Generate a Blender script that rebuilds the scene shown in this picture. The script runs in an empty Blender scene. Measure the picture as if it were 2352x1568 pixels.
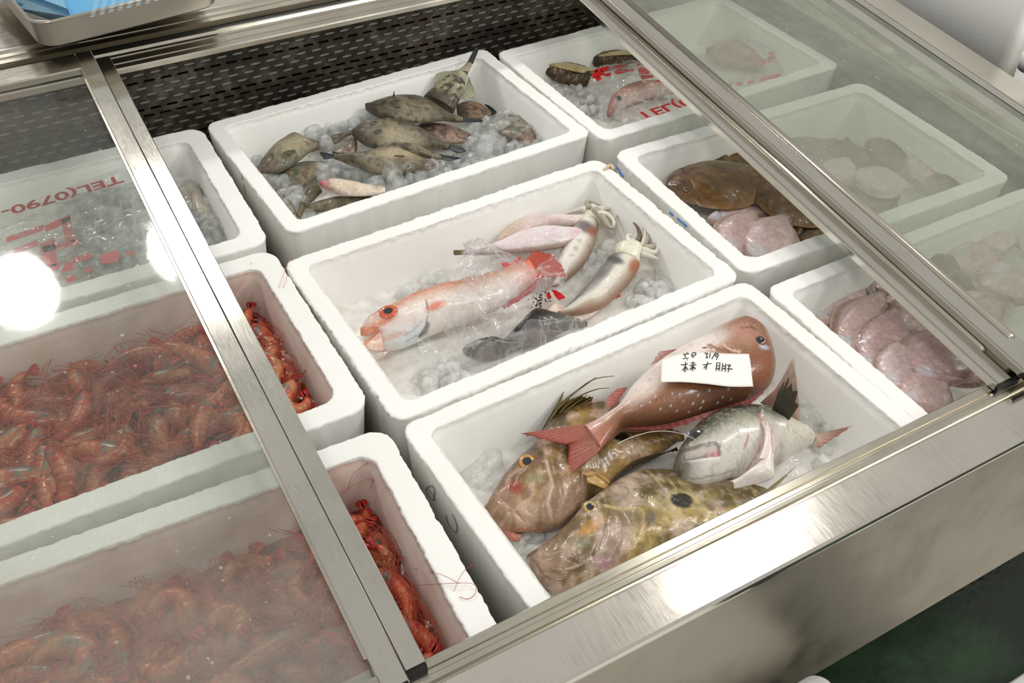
import bpy, math, random
import numpy as np
from mathutils import Vector, Matrix

SC = bpy.context.scene
COL = SC.collection
rng = np.random.default_rng(7)
random.seed(7)
PI = math.pi

# ------------------------------------------------------------------ camera, world, lamps, exposure
FPX = 2303.45                                   # focal length in pixels of a 2352 x 1568 picture
CR = np.array([[0.8697, -0.4928, 0.0266], [-0.3206, -0.6051, -0.7287], [0.3752, 0.6253, -0.6843]])
CP = np.array([-0.5442, -0.8757, 0.8674])
_u, _s, _v = np.linalg.svd(CR)
CR = _u @ _v
cam_data = bpy.data.cameras.new('camera')
cam = bpy.data.objects.new('camera', cam_data)
COL.objects.link(cam)
cam_data.sensor_width = 36.0
cam_data.lens = 36.0 * FPX / 2352
cam_data.clip_start = 0.02
cam.matrix_world = Matrix(((CR[0][0], -CR[1][0], -CR[2][0], CP[0]),
                           (CR[0][1], -CR[1][1], -CR[2][1], CP[1]),
                           (CR[0][2], -CR[1][2], -CR[2][2], CP[2]), (0, 0, 0, 1)))
SC.camera = cam
SC.view_settings.view_transform = 'Standard'
SC.view_settings.look = 'None'
SC.view_settings.gamma = 1.0
SC.view_settings.use_curve_mapping = False
SC.view_settings.exposure = 0.0
SC.cycles.use_denoising = True
SC.cycles.max_bounces = 12
SC.cycles.diffuse_bounces = 8
SC.cycles.transparent_max_bounces = 40
SC.cycles.caustics_refractive = True
SC.cycles.caustics_reflective = False
SC.cycles.sample_clamp_indirect = 6.0

world = bpy.data.worlds.new('market_hall')
SC.world = world
world.use_nodes = True
nt = world.node_tree
bg = nt.nodes['Background']
tc = nt.nodes.new('ShaderNodeTexCoord')
sx = nt.nodes.new('ShaderNodeSeparateXYZ')
rp = nt.nodes.new('ShaderNodeValToRGB')
nt.links.new(tc.outputs['Generated'], sx.inputs[0])
nt.links.new(sx.outputs['Z'], rp.inputs[0])
nt.links.new(rp.outputs[0], bg.inputs[0])
cr_ = rp.color_ramp
cr_.elements[0].position = 0.0
cr_.elements[0].color = (.56, .545, .51, 1)
cr_.elements[1].position = 1.0
cr_.elements[1].color = (.84, .825, .79, 1)
e_ = cr_.elements.new(.35); e_.color = (.80, .785, .745, 1)
bg.inputs[1].default_value = 0.68


def lamp(name, loc, tgt, power, size, color=(1, .98, .94)):
    d = bpy.data.lights.new(name, 'AREA')
    d.shape = 'DISK'; d.size = size; d.energy = power; d.color = color
    o = bpy.data.objects.new(name, d); COL.objects.link(o)
    o.location = loc
    o.rotation_euler = (Vector(tgt) - Vector(loc)).to_track_quat('-Z', 'Y').to_euler()
    return o


lamp('ceiling_lamp_left', (-.70, 2.75, 2.65), (0, 0, 0), 19, .30)
lamp('ceiling_lamp_middle', (.02, 2.75, 2.65), (0, 0, 0), 19, .30)
lamp('ceiling_lamp_right', (1.35, .60, 2.30), (0, 0, 0), 6, .16)
lamp('fill_light_far_right', (2.6, -1.4, 2.7), (.8, 0, 0), 34, .7)  # added fill light, brightens the outside boxes and the right column
lamp('fill_light_corner', (1.1, -1.2, 2.6), (1.2, .3, 0), 13, .5)  # added fill light for the outside boxes and nearby front faces
lamp('fill_light_front', (-1.3, -1.6, 2.7), (0, 0, 0), 17, .6)  # added fill light from the front, lifts the faces toward the camera


# ------------------------------------------------------------------ projection helpers (pixels of the photograph -> points)
def ray(px, py):
    return CR.T @ np.array([(px - 1176) / FPX, (py - 784) / FPX, 1.0])


def at(px, py, z=0.0, gx=0.0, gy=0.0, x0=0.0, y0=0.0):
    """point on the plane z + gx*(x-x0) + gy*(y-y0) seen at that pixel"""
    d = ray(px, py)
    n = np.array([-gx, -gy, 1.0])
    c = z - gx * x0 - gy * y0
    return CP + d * ((c - n @ CP) / (n @ d))


def pix(P):
    q = (np.asarray(P) - CP) @ CR.T
    return np.stack([1176 + FPX * q[:, 0] / q[:, 2], 784 + FPX * q[:, 1] / q[:, 2]], 1)


SL = .075


def zl(y, h=0.0):
    return .025 + SL * (y + .44) + h


# ------------------------------------------------------------------ object helpers
def lin(c):
    c = np.asarray(c, float) / 255.0
    return np.where(c <= .04045, c / 12.92, ((c + .055) / 1.055) ** 2.4)


def empty(name, loc=(0, 0, 0)):
    o = bpy.data.objects.new(name, None)
    o.empty_display_size = .02
    COL.objects.link(o); o.location = loc
    return o


def tag(o, label=None, cat=None, group=None, kind=None):
    if label: o['label'] = label
    if cat: o['category'] = cat
    if group: o['group'] = group
    if kind: o['kind'] = kind
    return o


def mesh(name, V, Fc, mat, parent=None, col=None, uv=None, smooth=True, fmat=None, label=None):
    """V in world coordinates (parents carry a location only)"""
    V = np.asarray(V, float)
    off = np.zeros(3)
    if parent is not None:
        p = parent
        while p is not None:
            off += np.array(p.location); p = p.parent
    me = bpy.data.meshes.new(name)
    me.from_pydata((V - off).tolist(), [], [tuple(int(i) for i in f) for f in Fc])
    mats = mat if isinstance(mat, (list, tuple)) else [mat]
    for m in mats: me.materials.append(m)
    if fmat is not None: me.polygons.foreach_set('material_index', np.asarray(fmat, np.int32))
    if smooth: me.polygons.foreach_set('use_smooth', np.ones(len(me.polygons), bool))
    if col is not None:
        a = me.color_attributes.new('Col', 'FLOAT_COLOR', 'POINT')
        c4 = np.ones((len(V), 4), np.float32); c4[:, :3] = col
        a.data.foreach_set('color', c4.ravel())
    if uv is not None:
        l = me.uv_layers.new(name='UVMap')
        idx = np.empty(len(me.loops), np.int32); me.loops.foreach_get('vertex_index', idx)
        l.data.foreach_set('uv', np.asarray(uv, np.float32)[idx].ravel())
    me.update()
    o = bpy.data.objects.new(name, me); COL.objects.link(o)
    if parent is not None: o.parent = parent
    if label: o['label'] = label
    return o


class MB:
    """collects boxes, lofts and tubes of ONE part"""
    def __init__(s): s.V = []; s.F = []; s.n = 0

    def add(s, V, Fc):
        V = np.asarray(V, float); s.V.append(V)
        s.F += [[int(i) + s.n for i in f] for f in Fc]; s.n += len(V)

    def box(s, x0, x1, y0, y1, z0, z1):
        s.add([(x, y, z) for z in (z0, z1) for y in (y0, y1) for x in (x0, x1)],
              [(0, 2, 3, 1), (4, 5, 7, 6), (0, 1, 5, 4), (2, 6, 7, 3), (0, 4, 6, 2), (1, 3, 7, 5)])

    def prism(s, ring0, ring1, cap=True):
        n = len(ring0)
        Fc = [(i, (i + 1) % n, n + (i + 1) % n, n + i) for i in range(n)]
        if cap: Fc += [tuple(range(n))[::-1], tuple(range(n, 2 * n))]
        s.add(np.vstack([ring0, ring1]), Fc)

    def loft(s, rings, cap0=False, cap1=False, closed=True):
        n = len(rings[0]); m = len(rings); Fc = []
        for j in range(m - 1):
            for i in range(n if closed else n - 1):
                k = (i + 1) % n
                Fc.append((j * n + i, j * n + k, (j + 1) * n + k, (j + 1) * n + i))
        if cap0: Fc.append(tuple(range(n))[::-1])
        if cap1: Fc.append(tuple(range((m - 1) * n, m * n)))
        s.add(np.vstack(rings), Fc)

    def tube(s, pts, r, n=6):
        pts = np.asarray(pts, float); m = len(pts)
        r = np.broadcast_to(np.asarray(r, float), (m,))
        T = np.gradient(pts, axis=0); T /= np.linalg.norm(T, axis=1)[:, None] + 1e-12
        a = np.array([0, 0, 1.0]) if abs(T[0][2]) < .9 else np.array([1.0, 0, 0])
        rings = []
        N = np.cross(T[0], a)
        for i in range(m):
            N = N - T[i] * (N @ T[i]); N /= np.linalg.norm(N) + 1e-12
            B = np.cross(T[i], N)
            t = np.linspace(0, 2 * PI, n, endpoint=False)
            rings.append(pts[i] + r[i] * (np.cos(t)[:, None] * N + np.sin(t)[:, None] * B))
        s.loft(rings, True, True)

    def build(s, name, mat, parent=None, **k):
        return mesh(name, np.vstack(s.V), s.F, mat, parent, **k)


def bevel(o, w, seg=2):
    m = o.modifiers.new('bevel', 'BEVEL'); m.width = w; m.segments = seg; m.limit_method = 'ANGLE'
    m.angle_limit = math.radians(35)
    m.harden_normals = False
    return o


def vnoise(P, scale, seed=0):
    """value noise 0..1 at points P (n,3)"""
    q = np.asarray(P) * scale + 100.0 + seed * 17.3
    i = np.floor(q).astype(np.int64); f = q - i; f = f * f * (3 - 2 * f)

    def h(a, b, c):
        n = (a * 374761393 + b * 668265263 + c * 2147483647 + seed * 1013) & 0x7fffffff
        n = ((n ^ (n >> 13)) * 1274126177) & 0x7fffffff
        return ((n ^ (n >> 16)) & 0xffff) / 65535.0
    r = 0
    for dx in (0, 1):
        for dy in (0, 1):
            for dz in (0, 1):
                w = (f[:, 0] if dx else 1 - f[:, 0]) * (f[:, 1] if dy else 1 - f[:, 1]) * (f[:, 2] if dz else 1 - f[:, 2])
                r = r + w * h(i[:, 0] + dx, i[:, 1] + dy, i[:, 2] + dz)
    return r


def fbm(P, scale, oct=3, seed=0):
    r = 0; a = .5; t = 0
    for k in range(oct):
        r = r + a * vnoise(P, scale * 2 ** k, seed + k); t += a; a *= .5
    return r / t


# ------------------------------------------------------------------ materials
class NT:
    def __init__(s, name):
        s.m = bpy.data.materials.new(name); s.m.use_nodes = True
        s.t = s.m.node_tree; s.b = s.t.nodes['Principled BSDF']; s.out = s.t.nodes['Material Output']

    def n(s, typ, **k):
        nd = s.t.nodes.new('ShaderNode' + typ)
        for a, v in k.items():
            if a[0] == '_': setattr(nd, a[1:], v)
            else:
                key = int(a[1:]) if a[0] == 'i' and a[1:].isdigit() else a.replace('_', ' ')
                nd.inputs[key].default_value = v
        return nd

    def l(s, a, b): s.t.links.new(a, b)

    def ramp(s, src, stops):
        r = s.n('ValToRGB'); e = r.color_ramp.elements
        while len(e) > 2: e.remove(e[-1])
        for k, (p, c) in enumerate(stops):
            if k < 2: el = e[k]; el.position = p
            else: el = e.new(p)
            el.color = c if len(c) == 4 else (*c, 1)
        s.l(src, r.inputs[0]); return r.outputs[0]

    def noise(s, scale, detail=4, coord='Object', stretch=None, rough=.55):
        t = s.n('TexCoord'); v = t.outputs[coord]
        if stretch:
            mp = s.n('Mapping'); mp.inputs['Scale'].default_value = stretch; s.l(v, mp.inputs[0]); v = mp.outputs[0]
        nz = s.n('TexNoise', Scale=scale, Detail=detail, Roughness=rough); s.l(v, nz.inputs['Vector']); return nz.outputs['Fac']

    def bump(s, h, strength=.2, dist=.001):
        b = s.n('Bump', Strength=strength, Distance=dist); s.l(h, b.inputs['Height']); s.l(b.outputs[0], s.b.inputs['Normal']); return b

    def p(s, **k):
        for a, v in k.items():
            key = a.replace('_', ' ')
            s.b.inputs[key].default_value = (*v, 1) if isinstance(v, (tuple, list, np.ndarray)) and len(v) == 3 else v
        return s


def facing_reflect(t, normal=None, lo=.04, hi=.85, power=4.0):
    """reflectance that rises at grazing angles, the same from both sides of a sheet"""
    lw = t.n('LayerWeight'); lw.inputs['Blend'].default_value = .5
    if normal is not None: t.l(normal, lw.inputs['Normal'])
    pw = t.n('Math', _operation='POWER'); t.l(lw.outputs['Facing'], pw.inputs[0]); pw.inputs[1].default_value = power
    ma = t.n('Math', _operation='MULTIPLY_ADD'); t.l(pw.outputs[0], ma.inputs[0]); ma.inputs[1].default_value = hi - lo; ma.inputs[2].default_value = lo
    return ma.outputs[0]


def g(v): return (v, v, v)


def simple(name, rgb, rough=.5, metal=0.0, **k):
    t = NT(name); t.p(Base_Color=tuple(lin(rgb)), Roughness=rough, Metallic=metal, **k); return t.m


def foam_mat():
    t = NT('styrofoam')
    t.p(Roughness=.72)
    nz = t.noise(5, 5)
    base = t.ramp(nz, [(.3, tuple(lin((240, 239, 234)))), (.62, tuple(lin((247, 247, 243))))])
    st = t.ramp(t.noise(95, 3), [(.70, g(0)), (.80, g(.55))]); wh = t.ramp(t.noise(4.5, 2), [(.52, g(0)), (.7, g(1))])
    mu = t.n('MixRGB', _blend_type='MULTIPLY'); mu.inputs[0].default_value = 1; t.l(st, mu.inputs[1]); t.l(wh, mu.inputs[2])
    mc = t.n('MixRGB'); t.l(mu.outputs[0], mc.inputs[0]); t.l(base, mc.inputs[1]); mc.inputs[2].default_value = (*lin((205, 184, 140)), 1)
    t.l(mc.outputs[0], t.b.inputs['Base Color'])
    tcn = t.n('TexCoord'); vo = t.n('TexVoronoi', Scale=260); t.l(tcn.outputs['Object'], vo.inputs['Vector'])
    t.b.inputs['Specular IOR Level'].default_value = .35
    t.bump(vo.outputs['Distance'], .18, .0008)
    return t.m


def wet_liner_mat():
    t = NT('pink_wet_styrofoam')
    t.p(Roughness=.35)
    nz = t.noise(14, 5)
    t.l(t.ramp(nz, [(.3, tuple(lin((196, 168, 155)))), (.7, tuple(lin((226, 210, 202))))]), t.b.inputs['Base Color'])
    return t.m


def steel_mat(name, rgb, rough=.3, stretch=(2, 160, 160), scr=.12, dirt=.0):
    t = NT(name); t.p(Metallic=1.0)
    a = t.noise(6, 6, stretch=stretch, rough=.7)
    b = t.noise(9, 5)
    mx = t.n('Math', _operation='ADD'); t.l(a, mx.inputs[0]); t.l(b, mx.inputs[1])
    c = lin(rgb)
    t.l(t.ramp(mx.outputs[0], [(.6, tuple(c * .82)), (1.0, tuple(c)), ]), t.b.inputs['Base Color'])
    rr = t.n('MapRange'); rr.inputs['From Min'].default_value = .7; rr.inputs['From Max'].default_value = 1.3
    rr.inputs['To Min'].default_value = rough - scr; rr.inputs['To Max'].default_value = rough + scr
    t.l(mx.outputs[0], rr.inputs['Value']); t.l(rr.outputs[0], t.b.inputs['Roughness'])
    t.bump(a, .06, .0006)
    return t.m


M = {}
M['foam'] = foam_mat()
M['foam_wet'] = wet_liner_mat()
M['steel'] = steel_mat('brushed_steel', (190, 184, 172), .2)
M['steel_y'] = steel_mat('brushed_steel_stile', (206, 202, 192), .13, stretch=(160, 2, 160), scr=.04)
M['rail'] = steel_mat('scratched_steel', (222, 216, 205), .14, stretch=(60, 5, 60), scr=.05)
M['panel'] = steel_mat('satin_steel_panel', (176, 167, 152), .42, stretch=(3, 3, 3), scr=.08)
M['alu'] = steel_mat('aluminium_track', (196, 190, 176), .2, scr=.07)
M['tray'] = simple('dull_aluminium', (196, 192, 182), .38, .75)
M['black'] = simple('black_rubber_and_shade', (16, 16, 15), .6)  # also used for strips that paint dark gaps
M['liner'] = simple('grey_case_liner', (170, 168, 156), .5)
M['liner_dark'] = simple('grey_case_floor', (150, 149, 136), .45)


def mesh_panel_mat():
    t = NT('grimy_perforated_steel'); t.p(Roughness=.55, Metallic=.35)
    a = t.noise(7, 6); b = t.noise(60, 3)
    mx = t.n('Math', _operation='MULTIPLY'); t.l(a, mx.inputs[0]); t.l(b, mx.inputs[1])
    t.l(t.ramp(mx.outputs[0], [(.14, tuple(lin((34, 28, 21)))), (.27, tuple(lin((66, 57, 45)))), (.42, tuple(lin((100, 96, 86))))]), t.b.inputs['Base Color'])
    t.bump(b, .5, .001)
    return t.m


M['grime'] = mesh_panel_mat()


def glass_mat(name, fog0, fog1, tint, scale=3.0, fogcol=(205, 206, 196), wipes=(1, 1, 1), bias=0.0, blur=0.0):
    """sheet of glass: clear reflection over a see-through body, misted with condensation"""
    t = NT(name)
    tr = t.n('BsdfTransparent'); tr.inputs[0].default_value = (*tint, 1)
    df = t.n('BsdfDiffuse'); df.inputs[0].default_value = (*lin(fogcol), 1)
    tl = t.n('BsdfTranslucent'); tl.inputs[0].default_value = (*lin(fogcol), 1)
    fd = t.n('MixShader'); fd.inputs[0].default_value = .55; t.l(df.outputs[0], fd.inputs[1]); t.l(tl.outputs[0], fd.inputs[2])
    a = t.noise(scale, 5, stretch=wipes); b = t.noise(38, 4); c = t.noise(340, 2)
    m1 = t.n('Math', _operation='MULTIPLY_ADD'); t.l(b, m1.inputs[0]); m1.inputs[1].default_value = .22; t.l(a, m1.inputs[2])
    m2 = t.n('Math', _operation='MULTIPLY_ADD'); t.l(c, m2.inputs[0]); m2.inputs[1].default_value = .14; t.l(m1.outputs[0], m2.inputs[2])
    # the panes mist up more towards the front edge, where the cold air pools
    tcn = t.n('TexCoord'); sp = t.n('SeparateXYZ'); t.l(tcn.outputs['Object'], sp.inputs[0])
    m3 = t.n('Math', _operation='MULTIPLY_ADD'); t.l(sp.outputs['Y'], m3.inputs[0]); m3.inputs[1].default_value = bias; t.l(m2.outputs[0], m3.inputs[2])
    rr = t.n('MapRange'); rr.inputs['From Min'].default_value = .45; rr.inputs['From Max'].default_value = .95
    rr.inputs['To Min'].default_value = fog0; rr.inputs['To Max'].default_value = fog1
    t.l(m3.outputs[0], rr.inputs['Value'])
    mx = t.n('MixShader'); t.l(rr.outputs[0], mx.inputs[0])
    if blur:
        rf = t.n('BsdfRefraction', Roughness=blur, IOR=1.12); rf.inputs[0].default_value = (*tint, 1)
        mb = t.n('MixShader'); mb.inputs[0].default_value = .6; t.l(tr.outputs[0], mb.inputs[1]); t.l(rf.outputs[0], mb.inputs[2])
        t.l(mb.outputs[0], mx.inputs[1])
    else:
        t.l(tr.outputs[0], mx.inputs[1])
    t.l(fd.outputs[0], mx.inputs[2])
    gl = t.n('BsdfGlossy'); gl.inputs['Roughness'].default_value = .045
    bp = t.n('Bump', Strength=.05, Distance=.001); t.l(b, bp.inputs['Height']); t.l(bp.outputs[0], gl.inputs['Normal'])
    m4 = t.n('MixShader'); t.l(facing_reflect(t, None, .03, .8, 4.5), m4.inputs[0]); t.l(mx.outputs[0], m4.inputs[1]); t.l(gl.outputs[0], m4.inputs[2])
    t.l(m4.outputs[0], t.out.inputs['Surface'])
    return t.m


M['glass_left'] = glass_mat('misted_glass_left', .06, .74, (.93, .95, .93), 2.4, bias=-.36, fogcol=(214, 212, 202))
M['glass_low'] = glass_mat('clear_glass', .0, .12, (.96, .975, .96), 3.0)
M['glass_right'] = glass_mat('misted_glass_right', .26, .80, (.92, .945, .92), 3.0, wipes=(2.2, .8, 1), fogcol=(196, 200, 184))


def ice_mat(name, rough=.12, white=.35, rgb=(240, 242, 240), sparkle=.35, scale=130, tlf=.25, edge=.6, refr=0.0):
    """wet ice: see-through body with milky veins, sharp glints on a rippled surface"""
    t = NT(name)
    tr = t.n('BsdfTransparent'); tr.inputs[0].default_value = (.965, .975, .97, 1)
    df = t.n('BsdfDiffuse'); df.inputs[0].default_value = (*lin(rgb), 1)
    tl = t.n('BsdfTranslucent'); tl.inputs[0].default_value = (*lin(rgb), 1)
    fd = t.n('MixShader'); fd.inputs[0].default_value = tlf; t.l(df.outputs[0], fd.inputs[1]); t.l(tl.outputs[0], fd.inputs[2])
    nz = t.noise(60, 5)
    rr = t.n('MapRange'); rr.inputs['From Min'].default_value = .3; rr.inputs['From Max'].default_value = .7
    rr.inputs['To Min'].default_value = max(0, white - .25); rr.inputs['To Max'].default_value = min(1, white + .25)
    t.l(nz, rr.inputs['Value'])
    mx = t.n('MixShader'); t.l(rr.outputs[0], mx.inputs[0]); t.l(fd.outputs[0], mx.inputs[2])
    if refr:
        rf = t.n('BsdfRefraction', Roughness=0.0, IOR=1.22); rf.inputs[0].default_value = (.985, .99, .99, 1)
        mr = t.n('MixShader'); mr.inputs[0].default_value = refr; t.l(tr.outputs[0], mr.inputs[1]); t.l(rf.outputs[0], mr.inputs[2]); t.l(mr.outputs[0], mx.inputs[1])
    else: t.l(tr.outputs[0], mx.inputs[1])
    gl = t.n('BsdfGlossy'); gl.inputs['Roughness'].default_value = rough
    bp = t.n('Bump', Strength=sparkle, Distance=.003); t.l(t.noise(scale, 3), bp.inputs['Height']); t.l(bp.outputs[0], gl.inputs['Normal'])
    m4 = t.n('MixShader'); t.l(facing_reflect(t, None, .035, edge, 3.0), m4.inputs[0]); t.l(mx.outputs[0], m4.inputs[1]); t.l(gl.outputs[0], m4.inputs[2])
    t.l(m4.outputs[0], t.out.inputs['Surface'])
    return t.m


M['ice'] = ice_mat('clear_ice', .02, .12, (252, 253, 252), sparkle=.85, tlf=.15, refr=.14, edge=.6)
M['ice_white'] = ice_mat('white_ice', .03, .36, (254, 254, 252), .8, 100, .08, .4, .0)
M['ice_melt'] = ice_mat('meltwater_ice', .1, .95, (247, 245, 240), .6, 70, .05)


def film_mat(name, op=.10, rgb=(240, 240, 240), rough=.09, sheen=.7):
    """clear plastic film"""
    t = NT(name)
    tr = t.n('BsdfTransparent'); tr.inputs[0].default_value = (.97, .97, .97, 1)
    df = t.n('BsdfDiffuse'); df.inputs[0].default_value = (*lin(rgb), 1)
    mx = t.n('MixShader'); t.l(tr.outputs[0], mx.inputs[1]); t.l(df.outputs[0], mx.inputs[2])
    # thin milky film; white lines paint the crease glints into its colour
    tcv = t.n('TexCoord'); wp = t.n('TexNoise', Scale=9.0, Detail=3.0); t.l(tcv.outputs['Object'], wp.inputs['Vector'])
    ws = t.n('VectorMath', _operation='MULTIPLY_ADD'); t.l(wp.outputs['Color'], ws.inputs[0]); ws.inputs[1].default_value = (.06, .06, .06); t.l(tcv.outputs['Object'], ws.inputs[2])
    def folds(scale, st, w):
        mp = t.n('Mapping'); mp.inputs['Scale'].default_value = st; mp.inputs['Rotation'].default_value = (0, 0, .6); t.l(ws.outputs[0], mp.inputs[0])
        nz = t.n('TexNoise', Scale=scale, Detail=1.5); t.l(mp.outputs[0], nz.inputs['Vector'])
        sb = t.n('Math', _operation='SUBTRACT'); t.l(nz.outputs['Fac'], sb.inputs[0]); sb.inputs[1].default_value = .5
        ab = t.n('Math', _operation='ABSOLUTE'); t.l(sb.outputs[0], ab.inputs[0])
        return ab.outputs[0], t.ramp(ab.outputs[0], [(0, g(1)), (w, g(0))])
    f1, l1 = folds(9, (1, 2.6, 1), .02); f2, l2 = folds(17, (2.4, 1, 1), .03)
    wr = t.noise(14, 3); c3 = t.ramp(wr, [(.38, g(.1)), (.62, g(1))])
    m_ = t.n('MixRGB', _blend_type='LIGHTEN'); m_.inputs[0].default_value = 1; t.l(l1, m_.inputs[1]); t.l(l2, m_.inputs[2])
    m2 = t.n('MixRGB', _blend_type='MULTIPLY'); m2.inputs[0].default_value = 1; t.l(m_.outputs[0], m2.inputs[1]); t.l(c3, m2.inputs[2])
    a_ = t.n('Math', _operation='MULTIPLY_ADD'); t.l(m2.outputs[0], a_.inputs[0]); a_.inputs[1].default_value = op * 3.2; a_.inputs[2].default_value = op * .9
    t.l(a_.outputs[0], mx.inputs[0])
    gl = t.n('BsdfGlossy'); gl.inputs['Roughness'].default_value = rough
    bp = t.n('Bump', Strength=1.0, Distance=.03); t.l(f1, bp.inputs['Height']); t.l(bp.outputs[0], gl.inputs['Normal'])
    m4 = t.n('MixShader'); t.l(facing_reflect(t, None, .035, sheen, 4.0), m4.inputs[0]); t.l(mx.outputs[0], m4.inputs[1]); t.l(gl.outputs[0], m4.inputs[2])
    t.l(m4.outputs[0], t.out.inputs['Surface'])
    return t.m


M['film'] = film_mat('clear_plastic_film', .10)
M['film_thin'] = film_mat('thin_plastic_film', .10)


def skin_mat(name, rough=.28, coat=.5, bump=.12, bscale=900, spec=.5, fine=0.0, voro=True, trans=0.0):
    """wet skin: albedo from the painted attribute, fine scales from a procedural bump"""
    t = NT(name)
    at_ = t.n('Attribute'); at_.attribute_name = 'Col'
    nz = t.noise(220, 4)
    mx = t.n('MixRGB', _blend_type='OVERLAY'); mx.inputs[0].default_value = .28 + fine
    t.l(at_.outputs['Color'], mx.inputs[1]); t.l(t.ramp(nz, [(.3, g(.3)), (.7, g(.7))]), mx.inputs[2])
    t.l(mx.outputs[0], t.b.inputs['Base Color'])
    t.p(Roughness=rough, Coat_Weight=coat, Coat_Roughness=.09, Subsurface_Weight=0.0)
    t.b.inputs['Specular IOR Level'].default_value = spec
    if voro:
        uv = t.n('UVMap'); vo = t.n('TexVoronoi', Scale=bscale); t.l(uv.outputs[0], vo.inputs['Vector']); h = vo.outputs['Distance']
    else:
        h = t.noise(bscale, 3)
    t.bump(h, bump, .001)
    if trans:
        t.p(Transmission_Weight=0.0)
        tl = t.n('BsdfTranslucent'); t.l(mx.outputs[0], tl.inputs[0])
        ms = t.n('MixShader'); ms.inputs[0].default_value = trans
        t.l(t.b.outputs[0], ms.inputs[1]); t.l(tl.outputs[0], ms.inputs[2]); t.l(ms.outputs[0], t.out.inputs['Surface'])
    return t.m


M['scaly'] = skin_mat('wet_scaly_skin', .3, .3, .22, 420, spec=.35)
M['smooth'] = skin_mat('wet_smooth_skin', .27, .22, .75, 165, voro=False, fine=.12, spec=.35)
def speckled_skin(name, dark, sc, amt):
    t = NT(name)
    at_ = t.n('Attribute'); at_.attribute_name = 'Col'
    tcn = t.n('TexCoord'); vo = t.n('TexVoronoi', Scale=sc); t.l(tcn.outputs['Object'], vo.inputs['Vector'])
    k = t.ramp(vo.outputs['Distance'], [(.18, g(1)), (.34, g(0))]); nz = t.ramp(t.noise(26, 3), [(.42, g(0)), (.6, g(amt))])
    mu = t.n('Math', _operation='MULTIPLY'); t.l(k, mu.inputs[0]); t.l(nz, mu.inputs[1])
    mx = t.n('MixRGB'); t.l(mu.outputs[0], mx.inputs[0]); t.l(at_.outputs['Color'], mx.inputs[1]); mx.inputs[2].default_value = (*lin(dark), 1)
    t.l(mx.outputs[0], t.b.inputs['Base Color']); t.p(Roughness=.42, Coat_Weight=.15, Coat_Roughness=.15)
    t.bump(t.noise(140, 3), .3, .001)
    return t.m


M['squid'] = speckled_skin('speckled_squid_skin', (96, 66, 50), 620, .9)
M['leather'] = skin_mat('leathery_skin', .46, .1, .3, 260, voro=False, fine=.25, spec=.3)
M['fin'] = skin_mat('fin_membrane', .4, .3, .1, 300, voro=False, trans=.35)
M['eye'] = skin_mat('wet_eye', .08, 1.0, 0, 100, voro=False)
M['shell'] = skin_mat('shrimp_shell', .34, .3, .35, 260, voro=False, trans=.2, fine=.15)
M['ink'] = simple('black_ink', (40, 38, 36), .6)
M['ink_grey'] = simple('grey_pen', (120, 122, 122), .7)
M['red_print'] = simple('red_print', (205, 32, 30), .35)
M['red_print_dull'] = simple('faded_red_print', (190, 70, 70), .4)
M['blue_pen'] = simple('blue_pen', (70, 130, 205), .6)
M['paper'] = simple('white_paper', (246, 244, 238), .7)
# ------------------------------------------------------------------ the display case
def extrude_x(prof, x0, x1):
    a = np.array([(x0, y, z) for y, z in prof]); b = np.array([(x1, y, z) for y, z in prof])
    m = MB(); m.prism(a, b); return m


XL, XR = -1.45, .962
case = empty('display_case', (0, -.05, -.75))
tag(case, 'long stainless steel refrigerated display case with sliding glass lids, holding the foam boxes', 'display case')
# front edge: two ribbed lid tracks, then the wide flat scratched lip
m = extrude_x([(-.437, .004), (-.437, .0235), (-.4385, .025), (-.4472, .0245), (-.4480, .0225), (-.4490, .0225), (-.4498, .0245), (-.4535, .0245),
               (-.4540, .0238), (-.4556, .0238), (-.4562, .0245), (-.4600, .0242), (-.4604, .0205), (-.4640, .0205), (-.4640, .004)], XL, XR)
m.build('front_track', M['alu'], case, smooth=False)
m = extrude_x([(-.4640, .003), (-.4640, .0215), (-.4650, .0225), (-.5150, .0225), (-.5180, .0205), (-.5190, .0165), (-.5190, .003)], XL, XR)
m.build('front_lip', M['rail'], case, smooth=False)
m = extrude_x([(-.5175, .015), (-.5190, .014), (-.5414, -.246), (-.5400, -.25), (-.5250, -.25), (-.5050, .003), (-.5050, .015)], XL, XR)
m.build('front_panel', M['panel'], case, smooth=False)
m = MB(); m.box(XL, XR, -.525, .25, -.27, -.248); m.build('case_underside', M['black'], case, smooth=False)
m = MB(); m.box(XL, XR, .2, .21, -.75, -.27)
m.build('kick_plate', M['black'], case, smooth=False)
# inner tub
m = MB(); m.box(XL, XR - .02, -.505, -.497, -.17, .004); m.build('tub_front_panel', M['liner'], case, smooth=False)
m = MB(); m.box(XL, XR - .02, -.505, .72, -.18, -.165); m.build('tub_base', M['liner_dark'], case, smooth=False)
m = MB(); m.box(.845, .853, -.5, .66, -.17, zl(.66) - .07)
m.add([(.845, -.5, -.17), (.845, .66, -.17), (.853, -.5, -.17), (.853, .66, -.17), (.845, -.5, zl(-.5, -.035)), (.845, .66, zl(.66, -.035)), (.853, -.5, zl(-.5, -.035)), (.853, .66, zl(.66, -.035))],
      [(0, 1, 3, 2), (4, 6, 7, 5), (0, 4, 5, 1), (2, 3, 7, 6), (0, 2, 6, 4), (1, 5, 7, 3)])
m.build('tub_end_panel', M['liner'], case, smooth=False)


def bar_y(prof, y0, y1):
    """bar running front to back along the sloping lid plane; prof = (x, height over the lid plane)"""
    a = np.array([(x, y0, zl(y0, h)) for x, h in prof]); b = np.array([(x, y1, zl(y1, h)) for x, h in prof])
    m = MB(); m.prism(a, b); return m


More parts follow.
